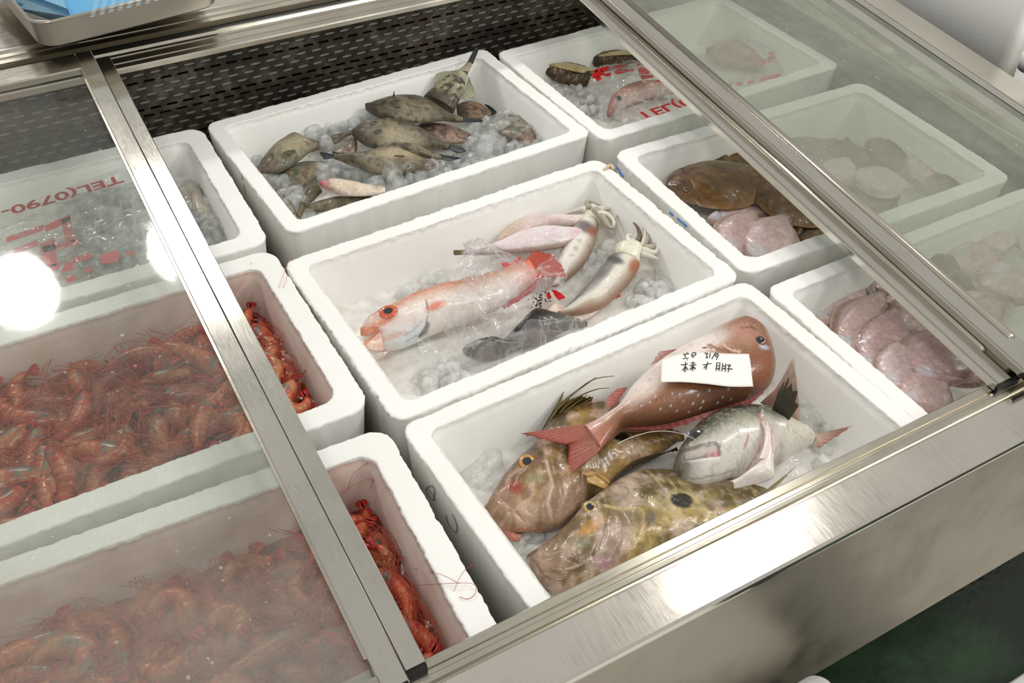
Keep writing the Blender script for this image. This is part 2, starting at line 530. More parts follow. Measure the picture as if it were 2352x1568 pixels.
m = bar_y([(.853, -.05), (.853, -.012), (.856, -.004), (.872, .0), (.8745, -.006), (.8745, -.05)], -.5, .78); m.build('end_track', M['steel_y'], case, smooth=False)
m = bar_y([(.8745, -.05), (.8745, -.003), (.889, -.003), (.889, -.05)], -.5, .78); m.build('end_gap_shade', M['black'], case, smooth=False)  # black strip puts the shade of the end gap in as colour
m = bar_y([(.889, -.05), (.889, .0), (.900, .003), (.9015, -.001), (.9030, .003), (.955, .004), (.962, -.003), (.962, -.3), (.955, -.3), (.955, -.05)], -.53, .9)
m.build('end_cap', M['steel_y'], case, smooth=False)
# back: slotted air grille, then two ribbed tracks and a flat ledge
YB = .640
zt = zl(.628) - .002


def grille():
    V = []; F = []; n = 0
    pitx, pitz = .0265, .0118
    sw, sh = .0185, .0048
    nz_ = 22; x0 = -.9; nx = 72
    r = sh / 2; K = 5
    for j in range(nz_):
        for i in range(nx):
            cx = x0 + i * pitx + (pitx / 2 if j % 2 else 0); cz = zt - .008 - j * pitz
            o = [(-pitx / 2, -pitz / 2), (pitx / 2, -pitz / 2), (pitx / 2, pitz / 2), (-pitx / 2, pitz / 2)]
            inn = []
            for k in range(K):
                a = -PI / 2 + PI * k / (K - 1); inn.append((sw / 2 - r + r * math.cos(a), r * math.sin(a)))
            for k in range(K):
                a = PI / 2 + PI * k / (K - 1); inn.append((-sw / 2 + r + r * math.cos(a), r * math.sin(a)))
            base = n
            V += [(cx + a, YB, cz + b) for a, b in o]
            V += [(cx + a, YB, cz + b) for a, b in inn]
            V += [(cx + a, YB + .0025, cz + b) for a, b in inn]; n += 4 + 4 * K
            ii = lambda k: base + 4 + k % (2 * K)
            # outer quad to slot: bottom-right.. fan
            F.append((base + 0, base + 1, ii(0), ii(2 * K - 1)))
            for k in range(K - 1): F.append((base + 1 if k < K // 2 else base + 2, ii(k + 1), ii(k)))
            F.append((base + 1, base + 2, ii(K // 2)))
            F.append((base + 2, base + 3, ii(K), ii(K - 1)))
            for k in range(K, 2 * K - 1): F.append((base + 3 if k < K + K // 2 else base + 0, ii(k + 1), ii(k)))
            F.append((base + 3, base + 0, ii(K + K // 2)))
            for k in range(2 * K): F.append((ii(k), ii(k + 1), ii(k + 1) + 2 * K, ii(k) + 2 * K))
    return V, F


V, F = grille()
mesh('air_grille', V, F, M['grime'], case, smooth=False)
m = MB()
xe = -.9 + 72 * .0265
m.box(XL, -.9133, YB, YB + .003, -.17, zt); m.build('grille_side_sheet', M['grime'], case, smooth=False)
m = MB(); m.box(xe - .013, .86, YB, YB + .003, -.17, zt)
m.build('grille_side_sheet', M['grime'], case, smooth=False)
m = MB()
for j in range(0, 22):
    if j in (2, 6, 7, 11, 12, 16): continue
    cz = zt - .008 - j * .0118
    m.box(-.91, xe, YB + .0042, YB + .010, cz - .006, cz + .006)
m.build('lit_slot_backing', simple('lit_slot_grey', (205, 205, 203), .5), case, smooth=False)  # pale strips paint the lit slots, skipped rows leave the others dark
m = MB(); m.box(XL, .86, .70, .71, -.17, zt); m.build('grille_cavity', M['black'], case, smooth=False)


def prof_back(pts): return [(y, zl(y) + h) for y, h in pts]


m = extrude_x(prof_back([(.6265, -.006), (.6265, .001), (.628, .003), (.631, .0015), (.640, .0008), (.6405, -.0004), (.646, -.0004), (.6465, .0008), (.657, .0008), (.6575, -.0004), (.665, -.0004), (.6655, .001),
                         (.670, .002), (.673, .0055), (.676, .006), (.679, .0045), (.681, -.012), (.681, -.018), (.660, -.02), (.655, -.008)]), XL, .853)
m.build('back_track', M['alu'], case, smooth=False)
m = extrude_x(prof_back([(.681, -.012), (.690, -.012), (.6905, -.0135), (.697, -.0135), (.6975, -.012), (.712, -.0115), (.714, .000), (.722, .0005), (.7225, -.0008), (.728, -.0008), (.7285, .001), (.737, .0015), (.742, .0045), (.746, .003), (.748, -.03), (.681, -.03)]), XL, .853)
m.build('back_track', M['alu'], case, smooth=False)
m = extrude_x(prof_back([(.746, -.004), (.760, -.003), (1.25, -.003), (1.25, -.02), (.746, -.02)]), XL, .955)
m.build('back_ledge', M['steel'], case, smooth=False)


# ------------------------------------------------------------------ sliding lids
def lid(name, label, xs, hb, th, glass, stile_side, wtop, back=True, drops=0, ribs=False, skew=(0, 0), yf=-.446, yb=.652):
    """xs = (x0, x1) at the front; stile on the side that closes the opening"""
    r = empty(name, (xs[0], yf, zl(yf, hb)))
    tag(r, label, 'glass lid', 'sliding glass lids of the display case')
    k = skew[1] / (yb - yf)
    sk = lambda x, y: x + k * (y - yf) * min(1, max(0, (.852 - x) / .3))
    h0, h1 = hb, hb + th

    def bar(prof, y0, y1, nm, mt):
        a = np.array([(sk(x, y0), y0, zl(y0, h)) for x, h in prof]); b = np.array([(sk(x, y1), y1, zl(y1, h)) for x, h in prof])
        q = MB(); q.prism(a, b); return q.build(nm, mt, r, smooth=False)
    x0, x1 = xs
    if stile_side == 'R': a, b = x1 - wtop, x1
    else: a, b = x0, x0 + wtop
    bar([(a, h0), (a, h1 - .001), (a + .001, h1), (b - .001, h1), (b, h1 - .001), (b, h0)], yf, yb, 'stile', M['steel_y'])
    if stile_side == 'R':
        bar([(a - .003, h0 + .003), (a - .003, h1 - .0015), (a, h1 - .0015), (a, h0 + .003)], yf + .035, yb - .04, 'glazing_bead', M['alu'])
    if stile_side == 'R' and hb > .01:
        bar([(b, h0 - .004), (b, h1 - .003), (b + .0016, h1 - .004), (b + .0016, h0 - .004)], yf + .01, yb - .02, 'gap_shade_strip', M['black'])  # black strip paints in the dark gap between the two stiles
    if ribs:
        c = b - .012
        n = 10; prof = []
        for i in range(n + 1):
            t = PI * i / n; prof.append((c - .006 * math.cos(t) + .003, h1 - .0005 + .0045 * math.sin(t)))
        ya, yz = yf + .045, yb
        rings = []
        for y, s in ((ya, .25), (ya + .002, .75), (ya + .006, 1), (yz, 1)):
            rings.append(np.array([(sk(c + .003 + (x - c - .003) * s, y), y, zl(y, h1 - .0005 + (h - h1 + .0005) * s)) for x, h in prof]))
        q = MB(); q.loft(rings, True, True); q.build('grip_rib', M['alu'], r)
        bar([(a + .002, h1 - .001), (a + .003, h1 + .0012), (a + .0045, h1 - .001)], yf, yb, 'edge_bead', M['alu'])
    # front and back rails
    fx0, fx1 = (x0, a) if stile_side == 'R' else (b, x1)
    q = MB()
    q.prism(np.array([(sk(fx0, y), y, zl(y, h)) for y, h in ((yf, h0), (yf, h1), (yf + .016, h1), (yf + .018, h0))]),
            np.array([(sk(fx1, y), y, zl(y, h)) for y, h in ((yf, h0), (yf, h1), (yf + .016, h1), (yf + .018, h0))]))
    q.build('front_rail', M['steel'], r, smooth=False)
    if back:
        q = MB(); pr = ((yb - .043, h0), (yb - .043, h1 - .002), (yb - .041, h1), (yb - .004, h1), (yb, h1 - .003), (yb, h0))
        q.prism(np.array([(sk(fx0, y), y, zl(y, h)) for y, h in pr]), np.array([(sk(fx1, y), y, zl(y, h)) for y, h in pr]))
        q.build('back_rail', M['steel'], r, smooth=False)
    # pane
    hm = hb + th * .45
    q = MB(); y0, y1 = yf + .014, yb - (.04 if back else .01)
    ga, gb = fx0, fx1
    q.add([(sk(ga, y0), y0, zl(y0, hm)), (sk(gb, y0), y0, zl(y0, hm)), (sk(gb, y1), y1, zl(y1, hm)), (sk(ga, y1), y1, zl(y1, hm))], [(0, 1, 2, 3)])
    q.build('glass_pane', glass, r, smooth=False)
    # end plugs
    q = MB(); q.box(a + .001, b - .001, yf - .004, yf, zl(yf, h0 - .001), zl(yf, h1 - .004)); q.build('end_plug', M['black'], r, smooth=False)
    if drops:
        q = MB()
        for i in range(drops):
            y = random.uniform(y0 + .02, y1 - .02); x = random.uniform(max(ga, -.85), gb - .01)
            rad = random.choice([.0006, .0008, .001, .0016]) * random.uniform(.7, 1.5)
            ring = []
            for t in (0, .5, .85):
                rr = rad * math.cos(t * PI / 2); hh = rad * .45 * math.sin(t * PI / 2)
                ring.append(np.array([(sk(x, y) + rr * math.cos(p), y + rr * math.sin(p) * 1.2, zl(y, hm) + .0002 + hh) for p in np.linspace(0, 2 * PI, 7, endpoint=False)]))
            q.loft(ring, False, True)
        o = q.build('water_droplets', M['ice'], r); o['kind'] = 'stuff'
    return r


lid('glass_lid', 'upper sliding glass lid on the left, its steel stile nearer the shrimp boxes', (-1.2, -.388), .017, .010, M['glass_left'], 'R', .0245, drops=260, yf=-.462)
lid('glass_lid', 'lower sliding glass lid on the left, its steel stile beside the filefish box', (-1.2, -.364), .001, .011, M['glass_low'], 'R', .0245, yb=.653)
lid('glass_lid', 'lower sliding glass lid on the right with ribbed stile nearest the filefish box', (.381, .85), .001, .010, M['glass_low'], 'L', .040, ribs=True, skew=(0, .0275), yf=-.448)
lid('glass_lid', 'upper sliding glass lid on the right, heavily fogged, over the flatfish boxes', (.411, .853), .016, .010, M['glass_right'], 'L', .040, ribs=True, skew=(0, .0275), yf=-.458, drops=220)


# ------------------------------------------------------------------ foam boxes
def rrect(cx, cy, hx, hy, r, z, k=6):
    out = []
    for qx, qy, a0 in ((1, -1, -PI / 2), (1, 1, 0), (-1, 1, PI / 2), (-1, -1, PI)):
        for i in range(k + 1):
            a = a0 + PI / 2 * i / k
            out.append((cx + qx * (hx - r) + r * math.cos(a), cy + qy * (hy - r) + r * math.sin(a), z))
    return np.array(out)


def dense(ring, step=.004):
    P = [];
    n = len(ring)
    for i in range(n):
        a, b = ring[i], ring[(i + 1) % n]; L = np.linalg.norm(b - a); k = max(1, int(L / step))
        for j in range(k): P.append(a + (b - a) * j / k)
    return np.array(P)


def foam_box(name, label, cx, cy, yaw, W=.53, D=.3415, H=.155, rim=.024, depth=.128, rr=.018, z=0.0, seed=0, wet=False, wear=.0017, cat='foam box', group=None, step=.0032, ledge=True):
    r = empty(name, (cx, cy, z - H))
    tag(r, label, cat, group)
    hx, hy = W / 2, D / 2
    spec = [(.012, -H, rr), (.009, -H + .004, rr), (.0015, -.012, rr), (.0002, -.004, rr), (.0, -.0016, rr), (.0010, 0, rr), (.0032, 0, rr)]
    sp2 = [(rim - .0028, 0, rr * .95), (rim - .0006, 0, rr * .95), (rim, -.0012, rr * .95), (rim + .0003, -.004, rr * .95)]
    if ledge: sp2 += [(rim + .0015, -.009, rr * .9), (rim + .006, -.0115, rr * .85)]
    sp2 += [(rim + .010, -depth + .012, rr * .9), (rim + .014, -depth + .003, rr * .9), (rim + .024, -depth, rr * .8)]
    rings = []
    for i, (ins, zz, cr) in enumerate(spec + sp2):
        rings.append(rrect(0, 0, hx - ins, hy - ins, max(cr - ins * .15, .004), zz))
    
    # resample all rings by the same parameter
    idx = []
    R0 = rings[6]; n = len(R0)
    for i in range(n):
        L = np.linalg.norm(R0[(i + 1) % n] - R0[i]); k = max(1, int(L / step))
        for j in range(k): idx.append((i, j / k))
    DR = []
    for q in rings: DR.append(np.array([q[i] + (q[(i + 1) % n] - q[i]) * t for i, t in idx]))
    c, s = math.cos(yaw), math.sin(yaw)
    for k, q in enumerate(DR):
        # crumbly bead edges along the rim, inside and out
        zz = (spec + sp2)[k][1]
        if zz > -.0128:
            nrm = q[:, :2] / (np.linalg.norm(q[:, :2], axis=1)[:, None])
            e = (vnoise(q + seed, 260, seed) - .5) * 2; e2 = (vnoise(q + seed, 40, seed + 3) - .5) * 2
            big = np.clip((vnoise(q + seed, 70, seed + 5) - .72) * 5, 0, 1)
            amp = wear * (e * .7 + e2 * .5) * (1.25 if k in (3, 4, 5, 8, 9, 10) else .3)
            q[:, :2] += nrm * (amp - big * wear * .7 * (k in (3, 4, 5)))[:, None]
            q[:, 2] += (vnoise(q, 55, seed + 9) - .5) * wear * .8
    P = [np.stack([cx + c * q[:, 0] - s * q[:, 1], cy + s * q[:, 0] + c * q[:, 1], q[:, 2] + z], 1) for q in DR]
    mb = MB(); mb.loft(P[:11], True, False); mb.build('box_shell', M['foam'], r)
    mb = MB(); mb.loft(P[10:], False, True)
    o = mb.build('box_inside', M['foam_wet'] if wet else M['foam'], r)
    if wet: o['label'] = 'pink stained wet inside'
    return r


GB = 'white foam boxes in the display case'
FB = {}
for k, lab, cx, cy, yw, kw in [
    ('B1', 'white foam box of grey filefish on ice, back middle of the case', .0173, .4405, .0529, {}),
    ('B2', 'white foam box with the red big-eyed fish and squid, centre of the case', .0026, .0407, .0404, dict(wear=.0024)),
    ('B3', 'white foam box with the labelled red sea bream, nearest the front lip', .0173, -.3065, .0411, dict(wear=.0015)),
    ('A1', 'white foam box of clear bagged ice and squid, back left under glass', -.5302, .426, -.0116, dict(rim=.030, rr=.024)),
    ('A2', 'white foam box of shrimp, middle left, half under the glass', -.5347, .0666, .0034, dict(rim=.030, rr=.026, wet=True)),
    ('A3', 'white foam box of shrimp at the front left corner', -.5393, -.2987, -.0386, dict(rim=.030, rr=.026, wet=True)),
    ('C1', 'white foam box with abalone and a red-printed bag, back right', .553, .4367, .0311, {}),
    ('C2', 'white foam box of brown flatfish, middle right, half under fogged glass', .5486, .048, -.0166, dict(rim=.026, rr=.022)),
    ('C3', 'white foam box of pale-bellied flatfish at the front right', .5502, -.3217, .0012, dict(rim=.024, rr=.02))]:
    FB[k] = foam_box('foam_box', lab, cx, cy, yw, seed=ord(k[0]) + int(k[1]) * 7, group=GB, **kw)


def stroke(pts, w, mt, parent, name):
    q = MB(); q.tube(pts, w, 5); return q.build(name, mt, parent)


def on_side(px, py, n, d):
    """pixel -> point on the plane n.p = d"""
    r = ray(px, py); n = np.array(n, float); return CP + r * ((d - n @ CP) / (n @ r))


def bez(pts, n=24):
    """smooth curve through points"""
    P = np.asarray(pts, float); m = len(P)
    t = np.linspace(0, m - 1, n); out = []
    for u in t:
        i = min(int(u), m - 2); f = u - i
        p0 = P[max(i - 1, 0)]; p1 = P[i]; p2 = P[i + 1]; p3 = P[min(i + 2, m - 1)]
        out.append(.5 * ((2 * p1) + (-p0 + p2) * f + (2 * p0 - 5 * p1 + 4 * p2 - p3) * f * f + (-p0 + 3 * p1 - 3 * p2 + p3) * f ** 3))
    return np.array(out)


# pen marks on the left side of the front box; blue pen on the flatfish box
xs_ = .0173 - .265 + .005
n_, d_ = (1, .0411, .06), -.2612
for pts in ([(1000, 1150), (992, 1134), (981, 1120), (990, 1116)], [(981, 1120), (978, 1126), (986, 1140), (995, 1148), (998, 1128), (992, 1114)],):
    stroke(bez([on_side(x, y, n_, d_) for x, y in pts], 20), .0007, M['ink_grey'], FB['B3'], 'pen_mark')
stroke(bez([on_side(x, y, n_, d_) for x, y in [(1024, 1183), (1030, 1205), (1044, 1222), (1050, 1214), (1046, 1196), (1038, 1180)]], 20), .0007, M['ink_grey'], FB['B3'], 'pen_mark')
# scattered dirt specks
for bx, pts in (('B1', [(728, 260), (735, 272), (1010, 460)]), ('B2', [(842, 588), (817, 607), (1000, 500), (1182, 430)]), ('B3', [(1240, 912), (1108, 962), (1696, 707), (1092, 1000), (1560, 776)])):
    pass


def outside_box(label, cx, cy, yaw, W, D, H, ztop, lidded=True):
    r = empty('foam_box', (cx, cy, ztop - H)); tag(r, label, 'foam box')
    c, s = math.cos(yaw), math.sin(yaw)

    def put(spec, nm):
        P = []
        for ins, zz in spec:
            q = rrect(0, 0, W / 2 - ins, D / 2 - ins, .02, zz)
            P.append(np.stack([cx + c * q[:, 0] - s * q[:, 1], cy + s * q[:, 0] + c * q[:, 1], q[:, 2] + ztop], 1))
        mb = MB(); mb.loft(P, True, True); mb.build(nm, M['foam'], r)
    put([(.012, -H), (.006, -H + .006), (.0, -.03)], 'box_shell')
    if lidded: put([(.0, -.0298), (-.001, -.004), (.003, 0), (.03, 0), (.034, -.004), (.07, -.004), (.074, 0), (.09, 0)], 'box_lid')
    return r


# things outside the case, beyond its right end
outside_box('tall white foam box standing beyond the right end of the case', 1.30, .32, .05, .52, .40, .34, .30)
outside_box('lidded white foam box on the floor side, lower right of the tall one', 1.245, -.06, .05, .42, .30, .25, .07)


# hall floor: green coated concrete, wet in places
def floor_mat():
    t = NT('green_wet_floor')
    a = t.noise(2.2, 6); b = t.noise(40, 3)
    t.l(t.ramp(a, [(.40, tuple(lin((14, 22, 12)))), (.52, tuple(lin((22, 50, 22)))), (.66, tuple(lin((34, 88, 36))))]), t.b.inputs['Base Color'])
    rr = t.n('MapRange'); rr.inputs['From Min'].default_value = .4; rr.inputs['From Max'].default_value = .6; rr.inputs['To Min'].default_value = .12; rr.inputs['To Max'].default_value = .6
    t.l(a, rr.inputs['Value']); t.l(rr.outputs[0], t.b.inputs['Roughness']); t.bump(b, .4, .002)
    return t.m


m = MB(); m.box(-4, 5, -4, 5, -.85, -.75)
o = m.build('floor', floor_mat(), None, smooth=False); o['kind'] = 'structure'


# foam boxes standing on the floor in front of the case (one corner shows at the bottom of the photo; they mirror in the panel)
outside_box('white foam box on the floor in front of the case, only its corner in view', -.206, -.738, .0, .56, .36, .60, -.155, False)
outside_box('white foam box on the floor in the bottom right corner of the photo', .76, -.815, .0, .62, .40, .25, -.50)

# blue pen marks on the left side of the brown flatfish box
for pts in ([(1416, 384), (1421, 391), (1426, 399), (1431, 405)], [(1538, 488), (1545, 494)], [(1556, 502), (1566, 510), (1576, 520)]):
    stroke(bez([on_side(x, y, (1, -.0166, .06), .2824) for x, y in pts], 10), .0016, M['blue_pen'], FB['C2'], 'pen_mark')
# brown drip stain and specks on the foam
stain = simple('brown_drip', (176, 128, 60), .7)
for pts in ([(553, 396), (556, 404), (557, 412)], [(560, 424), (562, 436), (565, 446)]):
    stroke(bez([on_side(x, y, (1, .0529, .06), -.2247) for x, y in pts], 10), .0009, stain, FB['B1'], 'drip_stain')
# ------------------------------------------------------------------ fish building kit
def smooth(e0, e1, x):
    t = np.clip((x - e0) / (e1 - e0 + 1e-9), 0, 1); return t * t * (3 - 2 * t)


def seg_dist(Q, pts):
    """distance and side of pixel positions Q from a polyline"""
    pts = np.asarray(pts, float); best = np.full(len(Q), 1e9); side = np.ones(len(Q)); par = np.zeros(len(Q))
    m = len(pts) - 1
    for i in range(m):
        a, b = pts[i], pts[i + 1]; d = b - a; L2 = d @ d + 1e-9
        t = np.clip(((Q - a) @ d) / L2, 0, 1); c = a + t[:, None] * d
        r = np.linalg.norm(Q - c, axis=1); k = r < best
        s = np.sign(d[0] * (Q[:, 1] - a[1]) - d[1] * (Q[:, 0] - a[0]))
        best[k] = r[k]; side[k] = s[k]; par[k] = (i + t[k]) / m
    return best, side, par


def ell(Q, cx, cy, rx, ry, rot, soft):
    c, s = math.cos(rot), math.sin(rot); d = Q - np.array([cx, cy])
    u = (c * d[:, 0] + s * d[:, 1]) / rx; v = (-s * d[:, 0] + c * d[:, 1]) / ry
    r = np.sqrt(u * u + v * v); return 1 - smooth(1 - soft, 1 + soft, r)


def mixc(C, col, a):
    return C + (lin(col) - C) * np.clip(a, 0, 1)[:, None]


def paint(ops, Q, u, v, P, L0, cv):
    C = np.tile(lin((150, 130, 110)), (len(Q), 1))
    for o in ops:
        k = o[0]
        if k == 'base': C = np.tile(lin(o[1]), (len(Q), 1))
        elif k == 'v':
            xs = [s[0] for s in o[1]]; cs = np.array([lin(s[1]) for s in o[1]])
            C2 = np.stack([np.interp(v, xs, cs[:, i]) for i in range(3)], 1)
            a = o[2] if len(o) > 2 else 1; C = C + (C2 - C) * a
        elif k == 'u':
            a = np.interp(u, [s[0] for s in o[2]], [s[1] for s in o[2]]); C = mixc(C, o[1], a)
        elif k == 'ell':
            _, cx, cy, rx, ry, rot, col, al, so = o; s_ = cv.s
            p = cv(cx, cy); C = mixc(C, col, al * ell(Q, p[0], p[1], rx / s_, ry / s_, rot, so))
        elif k == 'line':
            _, pts, w, col, al = o; d, _s, _p = seg_dist(Q, [cv(*p) for p in pts]); w = w / cv.s
            C = mixc(C, col, al * (1 - smooth(w * .4, w, d)))
        elif k == 'side':
            _, pts, w, col, al = o; d, s, _p = seg_dist(Q, [cv(*p) for p in pts]); w = w / cv.s
            C = mixc(C, col, al * smooth(-w, w, d * s))
        elif k == 'noise':
            _, sc, col, al, lo, hi = o[:6]
            sx_ = np.array(o[6]) if len(o) > 6 else np.ones(3)
            C = mixc(C, col, al * smooth(lo, hi, fbm(L0 * sx_, sc, 3, int(sc) % 17)))
        elif k == 'dots':
            for p in o[1]:
                q = cv(*p); d = np.linalg.norm(Q - np.array(q), axis=1); C = mixc(C, o[3], 1 - smooth(o[2] / cv.s * .5, o[2] / cv.s, d))
    return C


def cvt(ox, oy, s):
    f = lambda x, y: (ox + x / s, oy + y / s)
    f.s = s
    return f


class Plane:
    def __init__(s, px, py, z, gx=0, gy=0):
        p = at(px, py, z); s.a = (z, gx, gy, p[0], p[1]); s.n = np.array([-gx, -gy, 1.0]); s.n /= np.linalg.norm(s.n)

    def __call__(s, px, py, dz=0):
        z, gx, gy, x0, y0 = s.a; return at(px, py, z + dz, gx, gy, x0, y0)


class Fish:
    """a thing whose body is lofted through stations (back edge, belly edge) and has real thickness"""
    def __init__(s, name, label, cat, cv, plane, group=None):
        s.cv = cv; s.pl = plane; s.root = None; s.name = name; s.label = label; s.cat = cat; s.group = group

    def body(s, st, thick, ops, mat, disp=(), nu=90, nv=44, power=1.0, part='body', TB=None):
        cv, pl = s.cv, s.pl
        if TB is not None: T, B = TB
        else: T = np.array([pl(*cv(*a)) for a, b in st]); B = np.array([pl(*cv(*b)) for a, b in st])
        if s.root is None:
            c = (T.mean(0) + B.mean(0)) / 2
            s.root = empty(s.name, tuple(c)); tag(s.root, s.label, s.cat, s.group)
        T = bez(T, nu); B = bez(B, nu)
        Cc = (T + B) / 2; d = T - B; a = np.linalg.norm(d, axis=1) / 2 + 1e-6; dh = d / (2 * a[:, None])
        n = pl.n
        ax = np.gradient(Cc, axis=0); ax /= np.linalg.norm(ax, axis=1)[:, None] + 1e-12
        w = Cc - CP; w /= np.linalg.norm(w, axis=1)[:, None]
        m = np.cross(ax, w); m /= np.linalg.norm(m, axis=1)[:, None] + 1e-12
        dq = np.abs((dh * m).sum(1)) + 1e-6; nq = np.abs(m @ n)
        uu = np.linspace(0, 1, nu)
        if callable(thick): t = thick(uu)
        elif isinstance(thick, (list, tuple)): t = np.interp(uu, [q[0] for q in thick], [q[1] for q in thick])
        else: t = a * thick
        t = np.minimum(t, a * 1.0)
        aa = np.sqrt(np.maximum(a * a - (t * nq / dq) ** 2, (.62 * a) ** 2))
        th = np.linspace(0, 2 * PI, nv, endpoint=False)
        cs, sn = np.cos(th), np.sin(th)
        sn2 = np.sign(sn) * np.abs(sn) ** power
        V = Cc[:, None, :] + aa[:, None, None] * cs[None, :, None] * dh[:, None, :] + t[:, None, None] * sn2[None, :, None] * n
        V = V.reshape(-1, 3)
        u = np.repeat(uu, nv); v = np.tile(cs, nu); top = np.tile(sn2, nu) >= -.05
        al = np.r_[0, np.cumsum(np.linalg.norm(np.diff(Cc, axis=0), axis=1))]
        L0 = np.stack([np.repeat(al, nv), np.repeat(a, nv) * v, np.where(top, 0, .3)], 1)
        Q = pix(V)
        # low relief: gill covers, mouth folds, sockets
        dz = np.zeros(len(V)); wt = np.clip(np.tile(sn2, nu), 0, 1)
        for o in disp:
            if o[0] == 'line':
                dd, _s, _p = seg_dist(Q, [cv(*p) for p in o[1]]); dz += o[3] * np.exp(-(dd / (o[2] / cv.s)) ** 2)
            elif o[0] == 'ell':
                p = cv(o[1], o[2]); dz += o[6] * ell(Q, p[0], p[1], o[3] / cv.s, o[4] / cv.s, o[5], .6)
            elif o[0] == 'edge':
                dd, sd, pp = seg_dist(Q, [cv(*p) for p in o[1]]); ww = o[2] / cv.s
                inside = (pp > .001) & (pp < .999)
                dz += np.where((sd > 0) & inside, o[3] * np.exp(-dd / ww), 0)
            elif o[0] == 'noise':
                dz += (fbm(L0 * np.array(o[3] if len(o) > 3 else (1, 1, 1)), o[1], 3, 5) - .5) * o[2]
        V = V + (dz * wt ** .5)[:, None] * n
        C = paint(ops, Q, u, v, V, L0, cv)
        Fc = []
        for i in range(nu - 1):
            for j in range(nv):
                k = (j + 1) % nv; Fc.append((i * nv + j, i * nv + k, (i + 1) * nv + k, (i + 1) * nv + j))
        Fc.append(tuple(range(nv))[::-1]); Fc.append(tuple(range((nu - 1) * nv, nu * nv)))
        uv = np.stack([L0[:, 0], L0[:, 1]], 1)
        o = mesh(part, V, Fc, mat, s.root, col=C, uv=uv)
        s.V, s.Q, s.top = V, Q, top
        return o

    def surf(s, px, py):
        q = np.array(s.cv(px, py)); d = np.linalg.norm(s.Q - q, axis=1) + np.where(s.top, 0, 1e6)
        k = np.where(d < d.min() + 5)[0]; dep = np.linalg.norm(s.V[k] - CP, axis=1)
        i = k[dep < dep.min() + .004]; w = 1 / (d[i] + .3) ** 2; return (s.V[i] * w[:, None]).sum(0) / w.sum()

    def eye(s, px, py, rpx, rings, dome=.5, lift=0.0, squash=1.0):
        c = s.surf(px, py); sc = np.linalg.norm(c - CP) / FPX
        r = rpx / s.cv.s * sc
        vdir = (CP - c) / np.linalg.norm(CP - c)
        n = s.pl.n * .75 + vdir * .25; n /= np.linalg.norm(n)
        e1 = np.cross(n, [0, 1, 0]); e1 /= np.linalg.norm(e1); e2 = np.cross(n, e1)
        V = []; C = []; rad = np.linspace(0, 1, 13); K = 28
        for q in rad:
            h = dome * r * math.sqrt(max(0, 1 - q * q)) * .9
            for k in range(K):
                a = 2 * PI * k / K
                V.append(c + n * (h + lift - .0006) + r * q * (math.cos(a) * e1 + squash * math.sin(a) * e2))
            col = rings[-1][1]
            for lim, cc in rings:
                if q <= lim: col = cc; break
            C += [lin(col)] * K
        Fc = [tuple(range(K))]
        for i in range(12):
            for k in range(K): Fc.append((i * K + k, i * K + (k + 1) % K, (i + 1) * K + (k + 1) % K, (i + 1) * K + k))
        return mesh('eye', V, Fc, M['eye'], s.root, col=np.array(C))

    def fin(s, name, root, tip, zr, zt, c0, c1, rays=14, rag=.12, ripple=.0007, streak=.3, nv=14, mat=None, seed=1, edge=None, thick=.0007):
        """membrane between a root line and a tip line (pixels); zr, zt: height over the fish plane along the lines"""
        cv, pl = s.cv, s.pl
        nu = rays * 4 + 1

        def line(pts, z):
            z = np.broadcast_to(np.asarray(z, float), (len(pts),)) if np.ndim(z) == 0 or len(np.atleast_1d(z)) == len(pts) else np.interp(np.linspace(0, 1, len(pts)), np.linspace(0, 1, len(z)), z)
            return bez([pl(*cv(*p), dz=q) for p, q in zip(pts, z)], nu)
        A = line(root, zr); Bt = line(tip, zt)
        if s.root is None:
            s.root = empty(s.name, tuple(A.mean(0))); tag(s.root, s.label, s.cat, s.group)
        r = np.random.default_rng(seed)
        jag = np.interp(np.arange(nu), np.arange(0, nu, 2), 1 - rag * r.random(len(np.arange(0, nu, 2))))
        if len(tip) > 2: jag[0] = jag[-1] = 1
        V = []; C = []
        ph = np.cos(np.arange(nu) * 2 * PI / 4)
        for j in range(nv):
            t = j / (nv - 1)
            tt = t * (jag if rag else 1)
            Pq = A + (Bt - A) * (tt[:, None] if rag else tt)
            Pq = Pq + pl.n * (ph * min(ripple, .0007) * (.3 + .7 * t))[:, None]
            V.append(Pq)
            c = lin(c0) + (lin(c1) - lin(c0)) * t
            cc = np.tile(c, (nu, 1)) * (1 - min(streak, .3) * (.5 - .5 * ph))[:, None] * (1 + .15 * (r.random(nu) - .5))[:, None]
            if edge is not None: cc = cc + (lin(edge) - cc) * smooth(.8, 1, np.array(t))
            C.append(cc)
        V = np.vstack(V); C = np.clip(np.vstack(C), 0, 1)
        Fc = [(j * nu + i, j * nu + i + 1, (j + 1) * nu + i + 1, (j + 1) * nu + i) for j in range(nv - 1) for i in range(nu - 1)]
        o = mesh(name, V, Fc, mat or M['fin'], s.root, col=C, uv=V[:, :2])
        md = o.modifiers.new('thickness', 'SOLIDIFY'); md.thickness = thick; md.offset = 0
        return o

    def sheet(s, name, outline, z, ops, mat, bulge=.003, n=16, thick=.0012):
        """small fleshy flap from an outline of two edges: list of (left, right) pairs"""
        cv, pl = s.cv, s.pl
        zz = np.interp(np.linspace(0, 1, len(outline)), np.linspace(0, 1, len(z)), z)
        A = bez([pl(*cv(*a), dz=q) for (a, b), q in zip(outline, zz)], 30); B = bez([pl(*cv(*b), dz=q) for (a, b), q in zip(outline, zz)], 30)
        V = []; U = []; W = []
        for i in range(n):
            t = i / (n - 1); V.append(A + (B - A) * t + pl.n * bulge * math.sin(PI * t)); W += [t * 2 - 1] * 30; U += list(np.linspace(0, 1, 30))
